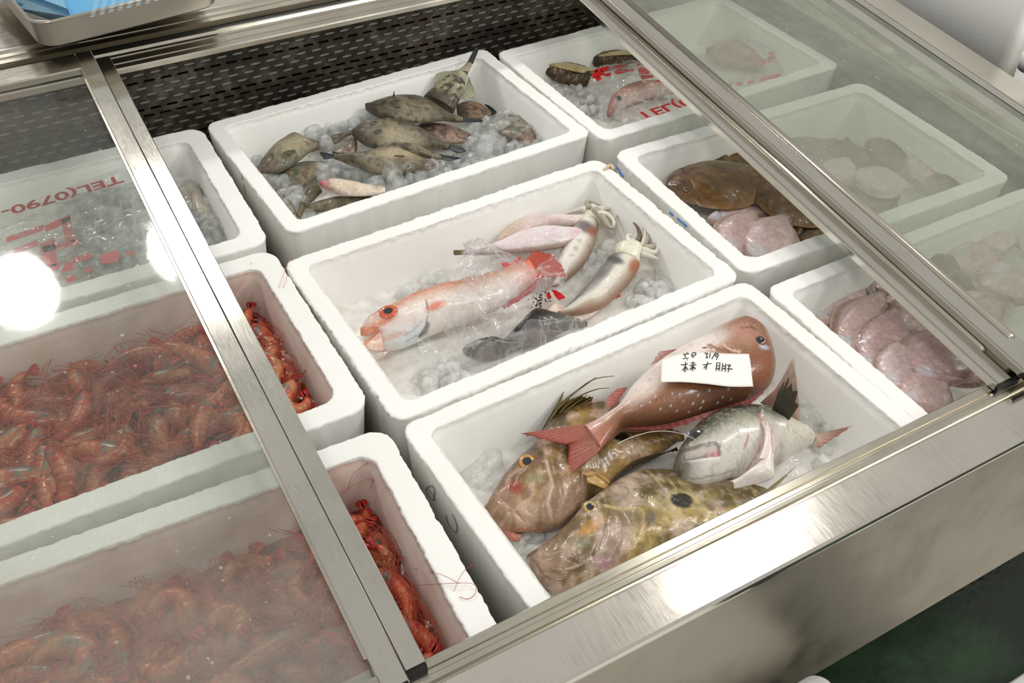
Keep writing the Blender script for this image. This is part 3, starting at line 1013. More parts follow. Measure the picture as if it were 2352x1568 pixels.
        V = np.vstack(V); Q = pix(V)
        C = paint(ops, Q, np.array(U), np.array(W), V, V, cv)
        Fc = [(j * 30 + i, j * 30 + i + 1, (j + 1) * 30 + i + 1, (j + 1) * 30 + i) for j in range(n - 1) for i in range(29)]
        o = mesh(name, V, Fc, mat, s.root, col=C, uv=V[:, :2])
        md = o.modifiers.new('thickness', 'SOLIDIFY'); md.thickness = thick; md.offset = 0
        return o

    def spine(s, name, pts, zs, r, mat):
        q = MB(); P = bez([s.pl(*s.cv(*p), dz=z) for p, z in zip(pts, zs)], 14)
        q.tube(P, np.linspace(r, r * .25, 14), 5); return q.build(name, mat, s.root)


# ------------------------------------------------------------------ ice
ICO = None


def icosphere():
    global ICO
    if ICO is None:
        t = (1 + 5 ** .5) / 2
        v = [(-1, t, 0), (1, t, 0), (-1, -t, 0), (1, -t, 0), (0, -1, t), (0, 1, t), (0, -1, -t), (0, 1, -t), (t, 0, -1), (t, 0, 1), (-t, 0, -1), (-t, 0, 1)]
        f = [(0, 11, 5), (0, 5, 1), (0, 1, 7), (0, 7, 10), (0, 10, 11), (1, 5, 9), (5, 11, 4), (11, 10, 2), (10, 7, 6), (7, 1, 8), (3, 9, 4), (3, 4, 2), (3, 2, 6), (3, 6, 8), (3, 8, 9), (4, 9, 5), (2, 4, 11), (6, 2, 10), (8, 6, 7), (9, 8, 1)]
        v = [np.array(q) / np.linalg.norm(q) for q in v]; f2 = []; cache = {}

        def mid(a, b):
            k = (min(a, b), max(a, b))
            if k not in cache: w = v[a] + v[b]; v.append(w / np.linalg.norm(w)); cache[k] = len(v) - 1
            return cache[k]
        for a, b, c in f:
            x, y, z = mid(a, b), mid(b, c), mid(c, a); f2 += [(a, x, z), (b, y, x), (c, z, y), (x, y, z)]
        ICO = (np.array(v), f2)
    return ICO


def ice_lumps(items, seed=0):
    """items: (point, size) -> one mesh of knobbly rounded lumps"""
    v, f = icosphere(); r = np.random.default_rng(seed); q = MB()
    for P, s in items:
        sc = s * (.65 + .7 * r.random(3)); a, b, c = r.random(3) * 6.28
        Rx = np.array([[1, 0, 0], [0, math.cos(a), -math.sin(a)], [0, math.sin(a), math.cos(a)]])
        Rz = np.array([[math.cos(b), -math.sin(b), 0], [math.sin(b), math.cos(b), 0], [0, 0, 1]])
        w = v * sc
        k = np.sign(w) * np.abs(w / sc) ** .62 * sc
        k = k * (1 + .34 * (vnoise(v * 1.4 + r.random() * 50, 1.0, 3) - .5)[:, None] * 2)
        q.add(k @ Rx.T @ Rz.T + np.asarray(P), f)
    return q


def in_poly(x, y, poly):
    c = False; n = len(poly); j = n - 1
    for i in range(n):
        xi, yi = poly[i]; xj, yj = poly[j]
        if (yi > y) != (yj > y) and x < (xj - xi) * (y - yi) / (yj - yi) + xi: c = not c
        j = i
    return c


def scatter(poly, z, n, s0, s1, seed=0, zj=.006):
    """n lumps over the ground that shows inside a pixel polygon"""
    r = np.random.default_rng(seed); xs = [p[0] for p in poly]; ys = [p[1] for p in poly]; out = []
    while len(out) < n:
        x, y = r.uniform(min(xs), max(xs)), r.uniform(min(ys), max(ys))
        if in_poly(x, y, poly):
            P = at(x, y, z + r.uniform(-zj, zj)); out.append((P, r.uniform(s0, s1)))
    return out


def slush(cx, cy, yaw, W, D, z, amp, sc, seed, n=90, tilt=0.0):
    """bed of melting ice filling a box"""
    nx, ny = n, int(n * D / W); X, Y = np.meshgrid(np.linspace(-W / 2, W / 2, nx), np.linspace(-D / 2, D / 2, ny))
    P = np.stack([X.ravel(), Y.ravel(), np.zeros(nx * ny)], 1)
    h = fbm(P, sc, 4, seed)
    c, s = math.cos(yaw), math.sin(yaw)
    V = np.stack([cx + c * P[:, 0] - s * P[:, 1], cy + s * P[:, 0] + c * P[:, 1], z + (h - .5) * amp + tilt * P[:, 0]], 1)
    Fc = [(j * nx + i, j * nx + i + 1, (j + 1) * nx + i + 1, (j + 1) * nx + i) for j in range(ny - 1) for i in range(nx - 1)]
    return V, Fc
# ------------------------------------------------------------------ box nearest the front: bream, two John Dories, sea bass head
V, F = slush(.0173, -.3065, .0411, .474, .286, -.088, .012, 30, 4)
tag(mesh('melting_ice', V, F, M['ice_melt']), 'thin bed of melting ice under the sea bream and John Dories', 'ice', kind='stuff')
bedz = -.086
q = ice_lumps(scatter([(1060, 1010), (1200, 1000), (1150, 1130), (1090, 1080)], bedz - .004, 7, .014, .024, 3) +
              scatter([(1790, 850), (1930, 950), (1900, 1080), (1830, 1010)], bedz + .002, 18, .008, .018, 4) +
              scatter([(1150, 1230), (1240, 1210), (1260, 1260), (1210, 1280)], bedz, 8, .006, .012, 5), 3)
tag(q.build('ice_chunks', M['ice_white']), 'rounded lumps of clear ice around the John Dories', 'ice', kind='stuff')

# John Dory lying at the back
cv = cvt(1050, 720, 2.936)
f = Fish('john_dory', 'olive John Dory with orange-ringed eye, lying under the tail of the red sea bream', 'fish', cv, Plane(1300, 1020, -.058, .0, .06))
f.body([((176, 1300), (192, 1352)), ((215, 1240), (262, 1440)), ((265, 1160), (340, 1478)), ((330, 1065), (440, 1480)), ((430, 955), (580, 1472)), ((510, 880), (700, 1440)), ((570, 790), (820, 1330)), ((630, 700), (905, 1262)), ((740, 640), (985, 1190)), ((880, 590), (1080, 1110)), ((1010, 578), (1200, 1040)), ((1150, 610), (1330, 970)), ((1300, 680), (1430, 920)), ((1420, 760), (1500, 880)), ((1500, 810), (1540, 860))],
       [(0, .008), (.1, .02), (.3, .032), (.55, .028), (.8, .018), (1, .006)],
       [('v', [(-1, (158, 134, 92)), (-.4, (138, 108, 60)), (.1, (98, 80, 40)), (.6, (74, 62, 33)), (1, (54, 45, 27))]),
        ('noise', 42, (70, 58, 33), .75, .42, .64, (.6, 1.6, 1)), ('noise', 28, (198, 156, 88), .5, .5, .7), ('noise', 150, (76, 62, 40), .5, .5, .66),
        ('u', (120, 90, 62), [(0, .9), (.25, .7), (.38, .35), (.46, 0)]),
        ('ell', 470, 1250, 110, 200, .4, (170, 138, 84), .5, .6), ('ell', 400, 1330, 170, 120, .5, (176, 146, 122), .6, .6), ('ell', 700, 1300, 130, 160, .4, (192, 160, 140), .6, .6),
        ('ell', 390, 1170, 60, 40, .3, (150, 50, 40), .8, .7), ('ell', 530, 1110, 60, 40, 0, (150, 150, 120), .6, .6), ('noise', 60, (206, 178, 156), .6, .45, .65), ('noise', 90, (120, 88, 70), .5, .5, .66),
        ('ell', 480, 870, 160, 60, -.7, (84, 64, 42), .7, .7), ('ell', 1112, 836, 70, 40, 0, (196, 176, 120), .7, .5), ('ell', 1112, 832, 56, 30, 0, (34, 30, 26), 1, .2),
        ('line', [(600, 1000), (640, 1150), (610, 1290), (640, 1400)], 16, (206, 184, 164), .6), ('line', [(830, 1080), (842, 1180), (800, 1330), (700, 1440)], 14, (120, 84, 66), .6),
        ('line', [(240, 1210), (340, 1260), (460, 1400)], 10, (120, 84, 66), .5), ('line', [(250, 1440), (400, 1452), (600, 1470)], 16, (176, 112, 92), .7), ('ell', 1000, 1130, 90, 100, .5, (204, 170, 110), .6, .6)],
       M['smooth'],
       [('edge', [(700, 1440), (800, 1330), (842, 1180), (830, 1080)], 120, .006), ('line', [(600, 1000), (640, 1150), (610, 1290), (640, 1400)], 22, .0035), ('line', [(660, 1050), (700, 1200), (660, 1400)], 18, -.003), ('line', [(240, 1210), (340, 1260), (460, 1400)], 18, -.003),
        ('line', [(250, 1440), (600, 1470)], 16, -.003), ('line', [(300, 1300), (420, 1330), (560, 1420)], 14, .0025), ('ell', 470, 1010, 90, 70, 0, .003), ('noise', 45, .006), ('noise', 120, .003)], nu=190, nv=92)
f.eye(470, 1010, 62, [(.45, (18, 22, 30)), (.52, (60, 56, 50)), (.85, (196, 136, 56)), (1, (110, 84, 54))], .3)
f.sheet('lower_jaw', [((176, 1305), (190, 1352)), ((230, 1380), (262, 1440)), ((320, 1440), (330, 1500)), ((400, 1480), (390, 1535)), ((440, 1490), (420, 1530))], [-.004, -.006, -.008], [('base', (186, 128, 108)), ('noise', 60, (160, 92, 78), .6, .4, .6)], M['smooth'], .004)
f.fin('dorsal_fin', [(570, 790), (640, 690), (760, 640), (900, 600)], [(715, 530), (790, 560), (850, 540), (920, 560)], .004, .03, (98, 84, 50), (140, 124, 84), 9, .3, .002, .5, seed=3)
for k, (pts, zz) in enumerate([([(600, 760), (680, 640), (820, 510), (930, 440), (1062, 420)], (.01, .02, .035, .05, .055)), ([(660, 700), (760, 600), (860, 540), (950, 508), (1024, 502)], (.01, .02, .03, .04, .04)), ([(640, 720), (690, 600), (718, 525)], (.01, .02, .03)), ([(720, 660), (820, 590), (885, 545)], (.01, .02, .028)), ([(620, 740), (720, 590), (880, 470), (935, 430)], (.01, .02, .04, .045)), ([(780, 640), (860, 600), (915, 562)], (.01, .02, .025))]):
    f.spine('fin_spine', pts, zz, .0016, simple('olive_spine', (108, 94, 52), .5) if k == 0 else bpy.data.materials['olive_spine'])
f.fin('anal_fin', [(1045, 1130), (1150, 1050), (1300, 990), (1480, 900)], [(1060, 1110), (1180, 1000), (1320, 950), (1490, 925)], .018, .012, (60, 50, 38), (98, 86, 66), 16, .1, .002, .5, seed=5)
f.sheet('pectoral_fin', [((850, 1080), (880, 1140)), ((900, 1060), (940, 1160)), ((980, 1090), (990, 1180)), ((1030, 1130), (1020, 1170))], [.026, .026, .018], [('base', (188, 150, 92)), ('line', [(860, 1100), (940, 1090), (1020, 1150)], 10, (110, 84, 48), .8)], M['smooth'], .004)

# John Dory in front
cv = cvt(1150, 950, 2.94)
f = Fish('john_dory', 'yellow-olive John Dory with round black side spot, half hidden under the front lip', 'fish', cv, Plane(1500, 1200, -.052, .0, .05))
f.body([((168, 955), (186, 1010)), ((225, 920), (215, 1080)), ((300, 872), (280, 1180)), ((430, 762), (440, 1230)), ((540, 640), (640, 1200)), ((640, 552), (830, 1130)), ((770, 460), (1020, 1040)), ((900, 392), (1200, 970)), ((1050, 376), (1370, 900)), ((1230, 392), (1530, 830)), ((1420, 420), (1660, 760)), ((1590, 450), (1760, 690)), ((1720, 490), (1820, 610)), ((1790, 520), (1850, 580))],
       [(0, .006), (.1, .018), (.3, .03), (.55, .027), (.8, .018), (1, .006)],
       [('v', [(-1, (186, 158, 100)), (-.4, (166, 141, 80)), (.1, (132, 117, 63)), (.6, (88, 78, 43)), (1, (54, 47, 29))]),
        ('noise', 34, (84, 74, 42), .8, .42, .64, (.5, 2.0, 1)), ('noise', 75, (210, 192, 132), .5, .48, .66, (2.6, .6, 1)), ('noise', 170, (100, 88, 54), .5, .5, .66),
        ('u', (116, 90, 68), [(0, .95), (.22, .7), (.34, .4), (.42, 0)]),
        ('ell', 620, 760, 120, 40, -.6, (204, 150, 76), .8, .6), ('ell', 540, 860, 60, 40, -.5, (150, 156, 136), .7, .6), ('ell', 330, 980, 120, 110, .2, (176, 150, 130), .7, .7), ('ell', 780, 840, 110, 190, .35, (186, 164, 152), .75, .5), ('noise', 55, (206, 184, 168), .6, .45, .65), ('noise', 95, (112, 90, 66), .5, .5, .66),
        ('line', [(700, 620), (800, 640), (900, 640), (960, 690), (960, 790), (900, 900)], 16, (222, 200, 150), .7), ('ell', 830, 690, 130, 60, .2, (116, 96, 62), .6, .6), ('ell', 700, 1010, 60, 40, 0, (140, 60, 110), .5, .7),
        ('line', [(720, 690), (700, 800), (640, 960)], 12, (120, 96, 74), .6), ('line', [(200, 960), (260, 1040), (330, 1120)], 12, (104, 84, 66), .7), ('line', [(170, 960), (240, 920)], 16, (84, 62, 50), .8),
        ('ell', 1222, 585, 98, 70, .15, (212, 194, 132), .6, .35), ('ell', 1222, 585, 78, 53, .2, (48, 41, 33), 1, .1),
        ('line', [(420, 1060), (560, 1010), (720, 900)], 10, (212, 188, 172), .5), ('ell', 1010, 720, 30, 50, .3, (100, 90, 80), .8, .4)],
       M['smooth'],
       [('edge', [(900, 900), (960, 790), (960, 690), (900, 640)], 130, .006), ('line', [(720, 690), (700, 800), (640, 960)], 20, -.003), ('line', [(800, 700), (800, 850), (740, 1000)], 18, .003), ('line', [(300, 960), (420, 940), (560, 1000)], 18, .003), ('line', [(260, 1060), (400, 1080), (560, 1060)], 16, -.003),
        ('ell', 595, 640, 90, 80, 0, .004), ('noise', 45, .006), ('noise', 120, .003)], nu=200, nv=104)
f.eye(597, 642, 58, [(.4, (16, 18, 22)), (.46, (70, 64, 50)), (.72, (196, 160, 92)), (1, (140, 124, 88))], .5)
f.fin('anal_fin', [(1500, 700), (1620, 640), (1740, 560)], [(1760, 600), (1860, 500), (1990, 360)], .01, .015, (150, 136, 92), (190, 176, 128), 8, .2, .002, .5, seed=8)

# head of a sea bass
cv = cvt(1552, 700, 2.936)
f = Fish('sea_bass', 'silver sea bass with dark eye and open gill cover, right of the John Dories', 'fish', cv, Plane(1700, 1030, -.030, -.05, .04))
f.body([((-8, 1050), (-14, 1110)), ((8, 965), (40, 1195)), ((70, 880), (150, 1225)), ((150, 790), (290, 1205)), ((260, 722), (430, 1160)), ((390, 685), (540, 1140)), ((530, 680), (640, 1130)), ((650, 735), (715, 1105)), ((760, 780), (790, 1040)), ((860, 825), (872, 980)), ((925, 872), (932, 932))],
       [(0, .012), (.12, .03), (.4, .043), (.7, .036), (1, .010)],
       [('v', [(-1, (234, 230, 224)), (-.5, (220, 216, 206)), (-.2, (188, 185, 172)), (.05, (130, 130, 114)), (.3, (84, 86, 71)), (.55, (54, 56, 45)), (1, (38, 40, 32))]),
        ('noise', 260, (236, 234, 224), .2, .5, .7), ('ell', 30, 1080, 90, 120, .3, (96, 92, 84), .55, .8),
        ('ell', 20, 1110, 60, 90, .2, (84, 76, 74), .9, .6), ('side', [(560, 715), (600, 860), (555, 1000), (480, 1110), (400, 1160)], 14, (226, 218, 206), 0),
        ('u', (226, 220, 206), [(0, 0), (.62, 0), (.7, .75), (1, .8)]), ('noise', 320, (176, 168, 146), .4, .52, .66),
        ('line', [(60, 985), (160, 960), (250, 935), (295, 950), (290, 1000), (200, 1010), (60, 1035)], 16, (96, 88, 84), .75), ('ell', 262, 990, 40, 22, .0, (196, 96, 96), .9, .5),
        ('line', [(80, 1010), (180, 985), (270, 980)], 20, (226, 206, 200), .8), ('line', [(460, 970), (480, 920), (490, 880)], 7, (176, 80, 80), .8),
        ('line', [(20, 1165), (150, 1170), (300, 1140), (400, 1110)], 8, (150, 146, 140), .7), ('line', [(280, 765), (400, 790), (490, 830)], 6, (120, 120, 108), .6),
        ('line', [(565, 740), (600, 860), (555, 1000), (480, 1110)], 10, (204, 150, 140), .8), ('line', [(590, 790), (650, 860), (660, 960)], 8, (198, 160, 150), .7)],
       M['scaly'],
       [('edge', [(400, 1170), (480, 1110), (560, 1000), (602, 860), (560, 700)], 160, .008), ('line', [(60, 1030), (200, 1010), (290, 1000)], 16, -.005), ('line', [(295, 950), (300, 1000)], 16, -.002), ('line', [(60, 985), (160, 960), (270, 935)], 14, .003), ('line', [(20, 1165), (150, 1172), (300, 1140), (400, 1110)], 10, -.003),
        ('line', [(660, 860), (670, 1000), (640, 1120)], 20, -.003), ('ell', 142, 890, 80, 60, 0, .003)], nu=180, nv=92)
f.eye(142, 892, 62, [(.55, (14, 16, 16)), (.62, (60, 62, 56)), (.85, (44, 48, 44)), (1, (70, 72, 66))], .16)
f.sheet('pelvic_fin', [((600, 1010), (655, 1000)), ((565, 1060), (662, 1110)), ((500, 1110), (655, 1165)), ((430, 1160), (560, 1200)), ((368, 1192), (392, 1240))], [.030, .034, .024, .01], [('base', (236, 226, 218)), ('line', [(600, 1060), (500, 1150), (390, 1210)], 14, (226, 204, 196), .6)], M['smooth'], .005)
f.sheet('gill_flap', [((575, 790), (602, 800)), ((600, 860), (655, 870)), ((590, 960), (668, 960)), ((560, 1040), (655, 1060))], [.040, .040, .034], [('base', (228, 214, 206)), ('line', [(640, 850), (655, 1000)], 8, (200, 150, 140), .8)], M['smooth'], .003)
f.fin('dorsal_fin', [(636, 745), (680, 770), (748, 800)], [(705, 545), (790, 480), (848, 655)], .03, (.085, .10, .07), (62, 62, 50), (88, 86, 66), 9, .35, .003, .5, seed=11)
f.fin('pectoral_fin', [(570, 660), (650, 700), (700, 740)], [(782, 470), (798, 358), (850, 800)], (.012, .015, .02), (.08, .115, .02), (226, 186, 172), (232, 214, 200), 9, .05, .002, .15, seed=12)
f.fin('tail_fin', [(928, 872), (935, 905), (932, 940)], [(1195, 818), (1100, 880), (960, 970)], .0, (.03, .015, .0), (222, 206, 186), (206, 150, 132), 7, .1, .001, .3, seed=13)
f.spine('loose_line', [(-395, 940), (-330, 905), (-200, 862), (-90, 850), (20, 862), (110, 895), (150, 920), (215, 935)], (.006, .012, .03, .045, .06, .066, .062, .05), .0007, simple('pale_line', (225, 222, 212), .4))

# red sea bream with its paper label
cv = cvt(1050, 720, 2.936)
f = Fish('red_sea_bream', 'red sea bream with blue flecks, lying on top with the handwritten paper label', 'fish', cv, Plane(1500, 900, -.012, .035, .0))
BR = f
f.body([((1965, 68), (2000, 74)), ((1915, 66), (2062, 120)), ((1840, 80), (2118, 230)), ((1740, 120), (2148, 370)), ((1630, 176), (2110, 490)), ((1500, 232), (1985, 580)), ((1385, 300), (1790, 645)), ((1265, 395), (1590, 715)), ((1155, 500), (1400, 762)), ((1085, 595), (1235, 782)), ((1030, 655), (1130, 790)), ((965, 702), (1066, 828)), ((900, 735), (1012, 872)), ((855, 752), (968, 912))],
       [(0, .008), (.12, .026), (.4, .036), (.65, .026), (.85, .012), (1, .006)],
       [('v', [(-1, (104, 68, 46)), (-.6, (132, 88, 58)), (-.1, (152, 108, 80)), (.2, (190, 155, 134)), (.5, (228, 212, 204)), (1, (236, 226, 218))]),
        ('u', (142, 102, 78), [(0, 1), (.22, .95), (.3, .5), (.36, 0)]), ('ell', 1930, 130, 130, 60, .5, (190, 140, 122), .7, .7), ('ell', 2060, 330, 100, 160, .3, (140, 84, 54), .8, .7),
        ('u', (188, 126, 108), [(0, 0), (.78, 0), (.9, .5), (1, .8)]), ('ell', 1600, 240, 220, 60, -.5, (238, 228, 218), .9, .6), ('ell', 1350, 420, 240, 70, -.75, (234, 220, 210), .8, .7),
        ('line', [(1690, 215), (1760, 250), (1840, 262)], 12, (120, 66, 44), .7), ('line', [(1800, 215), (1850, 250), (1900, 258)], 8, (236, 208, 190), .8), ('line', [(1910, 90), (1975, 84), (2014, 100)], 6, (110, 58, 50), .9),
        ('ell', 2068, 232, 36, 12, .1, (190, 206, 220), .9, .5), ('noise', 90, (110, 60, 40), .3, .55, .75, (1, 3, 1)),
        ('dots', [(1630, 548), (1580, 523), (1500, 548), (1412, 575), (1440, 620), (1370, 640), (1300, 595), (1525, 585), (1590, 610), (1700, 520), (1745, 500), (1830, 512), (1915, 528), (1660, 590), (1720, 575), (1760, 600), (1480, 660), (1560, 660), (1335, 560), (1240, 620), (1790, 560), (1850, 580), (1640, 640), (1450, 540)], 7, (176, 206, 226))],
       M['scaly'],
       [('edge', [(1890, 560), (1800, 420), (1770, 300), (1700, 215)], 170, .003), ('line', [(1910, 90), (1975, 84), (2014, 100)], 8, -.003), ('line', [(1800, 215), (1850, 250), (1900, 258)], 10, -.002), ('ell', 2038, 195, 70, 60, 0, .002)], nu=200, nv=96, power=.9)
f.eye(2038, 190, 46, [(.6, (20, 20, 24)), (.68, (40, 30, 26)), (.85, (170, 110, 86)), (1, (120, 70, 50))], .35, squash=.85)
f.fin('tail_fin', [(850, 748), (905, 800), (935, 850), (968, 915)], [(425, 812), (700, 880), (745, 895), (730, 1108)], .001, (-.006, -.004, -.008, -.022), (200, 126, 110), (208, 120, 102), 22, .06, .0012, .3, nv=20, seed=21, edge=(180, 84, 70))
f.fin('dorsal_fin', [(1130, 770), (1400, 748), (1700, 660), (1950, 580), (2070, 510)], [(1160, 780), (1420, 785), (1720, 690), (1960, 620), (2060, 545)], .006, (.004, .0, .004, .006, .004), (150, 66, 62), (190, 100, 92), 24, .35, .0015, .5, seed=22)
f.fin('pelvic_fin', [(1480, 240), (1440, 270), (1400, 300)], [(1360, 258), (1330, 300), (1302, 350)], .002, .008, (190, 110, 98), (224, 190, 180), 7, .2, .0012, .4, seed=23)
f.fin('anal_fin', [(1150, 495), (1100, 570), (1060, 625)], [(1075, 510), (1010, 560), (998, 632)], .001, .004, (190, 100, 96), (205, 130, 122), 7, .15, .0012, .5, seed=24)
f.sheet('pectoral_fin', [((1620, 245), (1640, 262)), ((1660, 225), (1690, 258)), ((1720, 235), (1740, 256))], [.03, .032, .03], [('base', (176, 108, 82)), ('noise', 90, (130, 70, 50), .5, .4, .6)], M['fin'], .002)

# paper label lying on the bream, with brushed writing upside down
tagroot = empty('paper_label', tuple(f.surf(1690, 380))); tag(tagroot, 'white paper label with upside-down handwriting, lying on the red sea bream', 'label')
ptop = [(1378, 312), (1520, 266), (1680, 262), (1820, 270), (1968, 272)]; pbot = [(1374, 458), (1520, 458), (1680, 470), (1840, 488), (1998, 488)]


def label_pt(x, y):
    return f.pl(*cv(x, y), dz=.0395)


A = bez([label_pt(*p) for p in ptop], 26); B = bez([label_pt(*p) for p in pbot], 26)
V = np.vstack([A + (B - A) * t + f.pl.n * (.0012 * math.sin(t * 5)) for t in np.linspace(0, 1, 10)])
F = [(j * 26 + i, j * 26 + i + 1, (j + 1) * 26 + i + 1, (j + 1) * 26 + i) for j in range(9) for i in range(25)]
o = mesh('paper_slip', V, F, M['paper'], tagroot); md = o.modifiers.new('thickness', 'SOLIDIFY'); md.thickness = .0003; md.offset = -1
W_ = [
    [[(1520, 310), (1560, 306)], [(1540, 302), (1536, 284), (1552, 272), (1560, 280)], [(1536, 284), (1524, 276)], [(1548, 316), (1552, 320)]],
    [[(1596, 304), (1580, 290), (1586, 272), (1604, 268), (1610, 278), (1598, 290), (1582, 288)]],
    [[(1668, 272), (1690, 274), (1678, 288), (1690, 304), (1674, 304)]],
    [[(1700, 304), (1706, 272)], [(1716, 312), (1742, 268)], [(1750, 274), (1740, 290), (1752, 296), (1762, 284), (1752, 272)], [(1746, 318), (1756, 296)]],
    [[(1508, 348), (1522, 352), (1556, 344)], [(1540, 330), (1536, 398)], [(1538, 362), (1520, 388)], [(1540, 362), (1556, 384)]],
    [[(1574, 340), (1606, 338)], [(1566, 356), (1612, 350)], [(1590, 330), (1586, 390)], [(1588, 360), (1570, 382)], [(1590, 360), (1606, 380)], [(1574, 372), (1604, 370)]],
    [[(1656, 352), (1714, 342)], [(1690, 332), (1676, 382)], [(1684, 352), (1662, 372)]],
    [[(1750, 336), (1746, 388)], [(1772, 338), (1766, 390)], [(1750, 338), (1772, 340)], [(1748, 356), (1770, 358)], [(1746, 374), (1768, 376)]],
    [[(1790, 340), (1784, 392)], [(1810, 344), (1806, 394)], [(1788, 358), (1812, 360)], [(1786, 374), (1812, 376)]],
    [[(1820, 376), (1856, 380)], [(1834, 346), (1828, 398)], [(1832, 366), (1846, 352)], [(1830, 360), (1818, 350)]],
]
nrm_off = f.pl.n * .0016
for ch in W_:
    qb = MB()
    for st in ch:
        P = bez([label_pt(*p) + nrm_off * (1 + .0) for p in st], 10); qb.tube(P, .00055, 5)
    qb.build('brushed_character', M['ink'], tagroot)
# ------------------------------------------------------------------ centre box: red fish in a torn bag, flatfish, squid, grey fish
V, F = slush(.0026, .0407, .0404, .474, .286, -.078, .020, 26, 11)
tag(mesh('melting_ice', V, F, M['ice_melt']), 'bed of white melting ice in the centre box under the red fish and squid', 'ice', kind='stuff')
q = ice_lumps(scatter([(1440, 690), (1530, 600), (1560, 640), (1500, 720)], -.074, 26, .006, .013, 31) + scatter([(930, 870), (1020, 830), (1100, 880), (960, 905)], -.074, 26, .006, .012, 32) +
              scatter([(900, 690), (1000, 630), (1060, 640), (960, 690)], -.076, 16, .006, .011, 33) + scatter([(1310, 600), (1400, 560), (1420, 610), (1340, 640)], -.074, 14, .006, .012, 34), 30)
tag(q.build('ice_chunks', M['ice_white']), 'loose lumps of clear ice around the red fish and squid', 'ice', kind='stuff')
cv = cvt(800, 430, 2.936)

# squid behind, mostly under the flatfish
f = Fish('squid', 'whole squid at the back of the centre box, arms curled behind the flatfish', 'squid', cv, Plane(1330, 580, -.052, 0, .03), 'two squid in the centre box')
f.body([((1560, 215), (1690, 262)), ((1520, 270), (1675, 330)), ((1470, 360), (1650, 420)), ((1420, 450), (1600, 510)), ((1380, 540), (1530, 580)), ((1370, 610), (1450, 640)), ((1370, 660), (1390, 670))], [(0, .014), (.3, .02), (.8, .014), (1, .004)],
       [('v', [(-1, (150, 124, 104)), (-.4, (224, 218, 208)), (.3, (230, 226, 216)), (1, (170, 162, 148))]), ('noise', 110, (130, 110, 92), .5, .5, .75), ('ell', 1600, 265, 70, 40, .4, (70, 58, 60), .85, .5), ('ell', 1650, 300, 40, 30, .4, (160, 84, 56), .8, .6)], M['squid'], nu=90, nv=44, part='mantle')
f.body([((1580, 130), (1680, 120)), ((1560, 170), (1700, 190)), ((1560, 215), (1690, 250))], .6, [('base', (232, 226, 206)), ('noise', 60, (196, 184, 150), .5, .5, .8)], M['smooth'], nu=24, nv=24, part='head')
sq = [[(1640, 130), (1700, 150), (1760, 150), (1770, 200)], [(1660, 150), (1720, 210), (1760, 270), (1800, 260), (1815, 180)], [(1600, 150), (1560, 150), (1500, 165), (1440, 190)], [(1680, 180), (1740, 180), (1790, 230), (1780, 290)], [(1620, 140), (1610, 110), (1640, 105), (1700, 130)], [(1690, 150), (1740, 140), (1790, 150)]]
for i, a in enumerate(sq): f.spine('arm', a, np.linspace(.012, .004, len(a)) + (.008 if i % 2 else 0), .0062, M['smooth'] if 0 else simple('squid_arm_white_%s' % 'abcdefgh'[i], [(226, 220, 206), (170, 160, 146), (218, 212, 200)][i % 3], .3, 0))

# two flatfish, white undersides up
f = Fish('flatfish', 'flatfish with brown fin edge, rear one of two lying pale side up by the squid', 'fish', cv, Plane(1250, 520, -.045, 0, .05), 'two flatfish in the centre box')
f.body([((1600, 192), (1608, 222)), ((1545, 186), (1560, 262)), ((1440, 188), (1450, 275)), ((1320, 182), (1340, 285)), ((1230, 186), (1260, 300)), ((1150, 214), (1160, 330)), ((1090, 255), (1060, 350)), ((1030, 310), (1000, 380))], [(0, .004), (.3, .012), (.7, .01), (1, .003)],
       [('base', (220, 206, 204)), ('noise', 60, (206, 160, 160), .55, .45, .7), ('u', (196, 168, 120), [(0, 0), (.62, 0), (.8, .9), (1, .9)]), ('v', [(-1, (214, 190, 180)), (.7, (228, 212, 208)), (.86, (186, 158, 104)), (1, (150, 120, 76))], .55)], M['smooth'], [('noise', 50, .004)], nu=70, nv=32)
f = Fish('flatfish', 'flatfish with pinkish white underside, front one of two, tail reaching the plastic bag', 'fish', cv, Plane(1200, 560, -.036, 0, .05), 'two flatfish in the centre box')
f.body([((1590, 298), (1594, 322)), ((1540, 274), (1540, 358)), ((1440, 262), (1440, 408)), ((1330, 258), (1320, 432)), ((1220, 276), (1200, 446)), ((1110, 316), (1090, 454)), ((1000, 368), (990, 456)), ((920, 402), (920, 452)), ((850, 420), (850, 454)), ((780, 424), (780, 456))], [(0, .004), (.3, .014), (.7, .01), (1, .003)],
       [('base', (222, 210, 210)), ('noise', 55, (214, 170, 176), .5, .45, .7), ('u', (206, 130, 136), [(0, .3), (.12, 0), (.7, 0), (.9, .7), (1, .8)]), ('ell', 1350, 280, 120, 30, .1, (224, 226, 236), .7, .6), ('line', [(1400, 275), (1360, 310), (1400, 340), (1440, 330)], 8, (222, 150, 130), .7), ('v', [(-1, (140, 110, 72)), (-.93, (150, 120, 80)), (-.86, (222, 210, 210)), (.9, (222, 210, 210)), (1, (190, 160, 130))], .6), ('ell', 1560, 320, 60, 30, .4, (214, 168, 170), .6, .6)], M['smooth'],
       [('line', [(1400, 275), (1350, 320), (1420, 370)], 16, .002), ('noise', 50, .004)], nu=80, nv=36)
f.fin('tail_fin', [(790, 424), (785, 440), (790, 456)], [(712, 426), (705, 440), (714, 456)], 0, .0, (150, 130, 92), (128, 112, 70), 6, .05, .001, .4, seed=41)

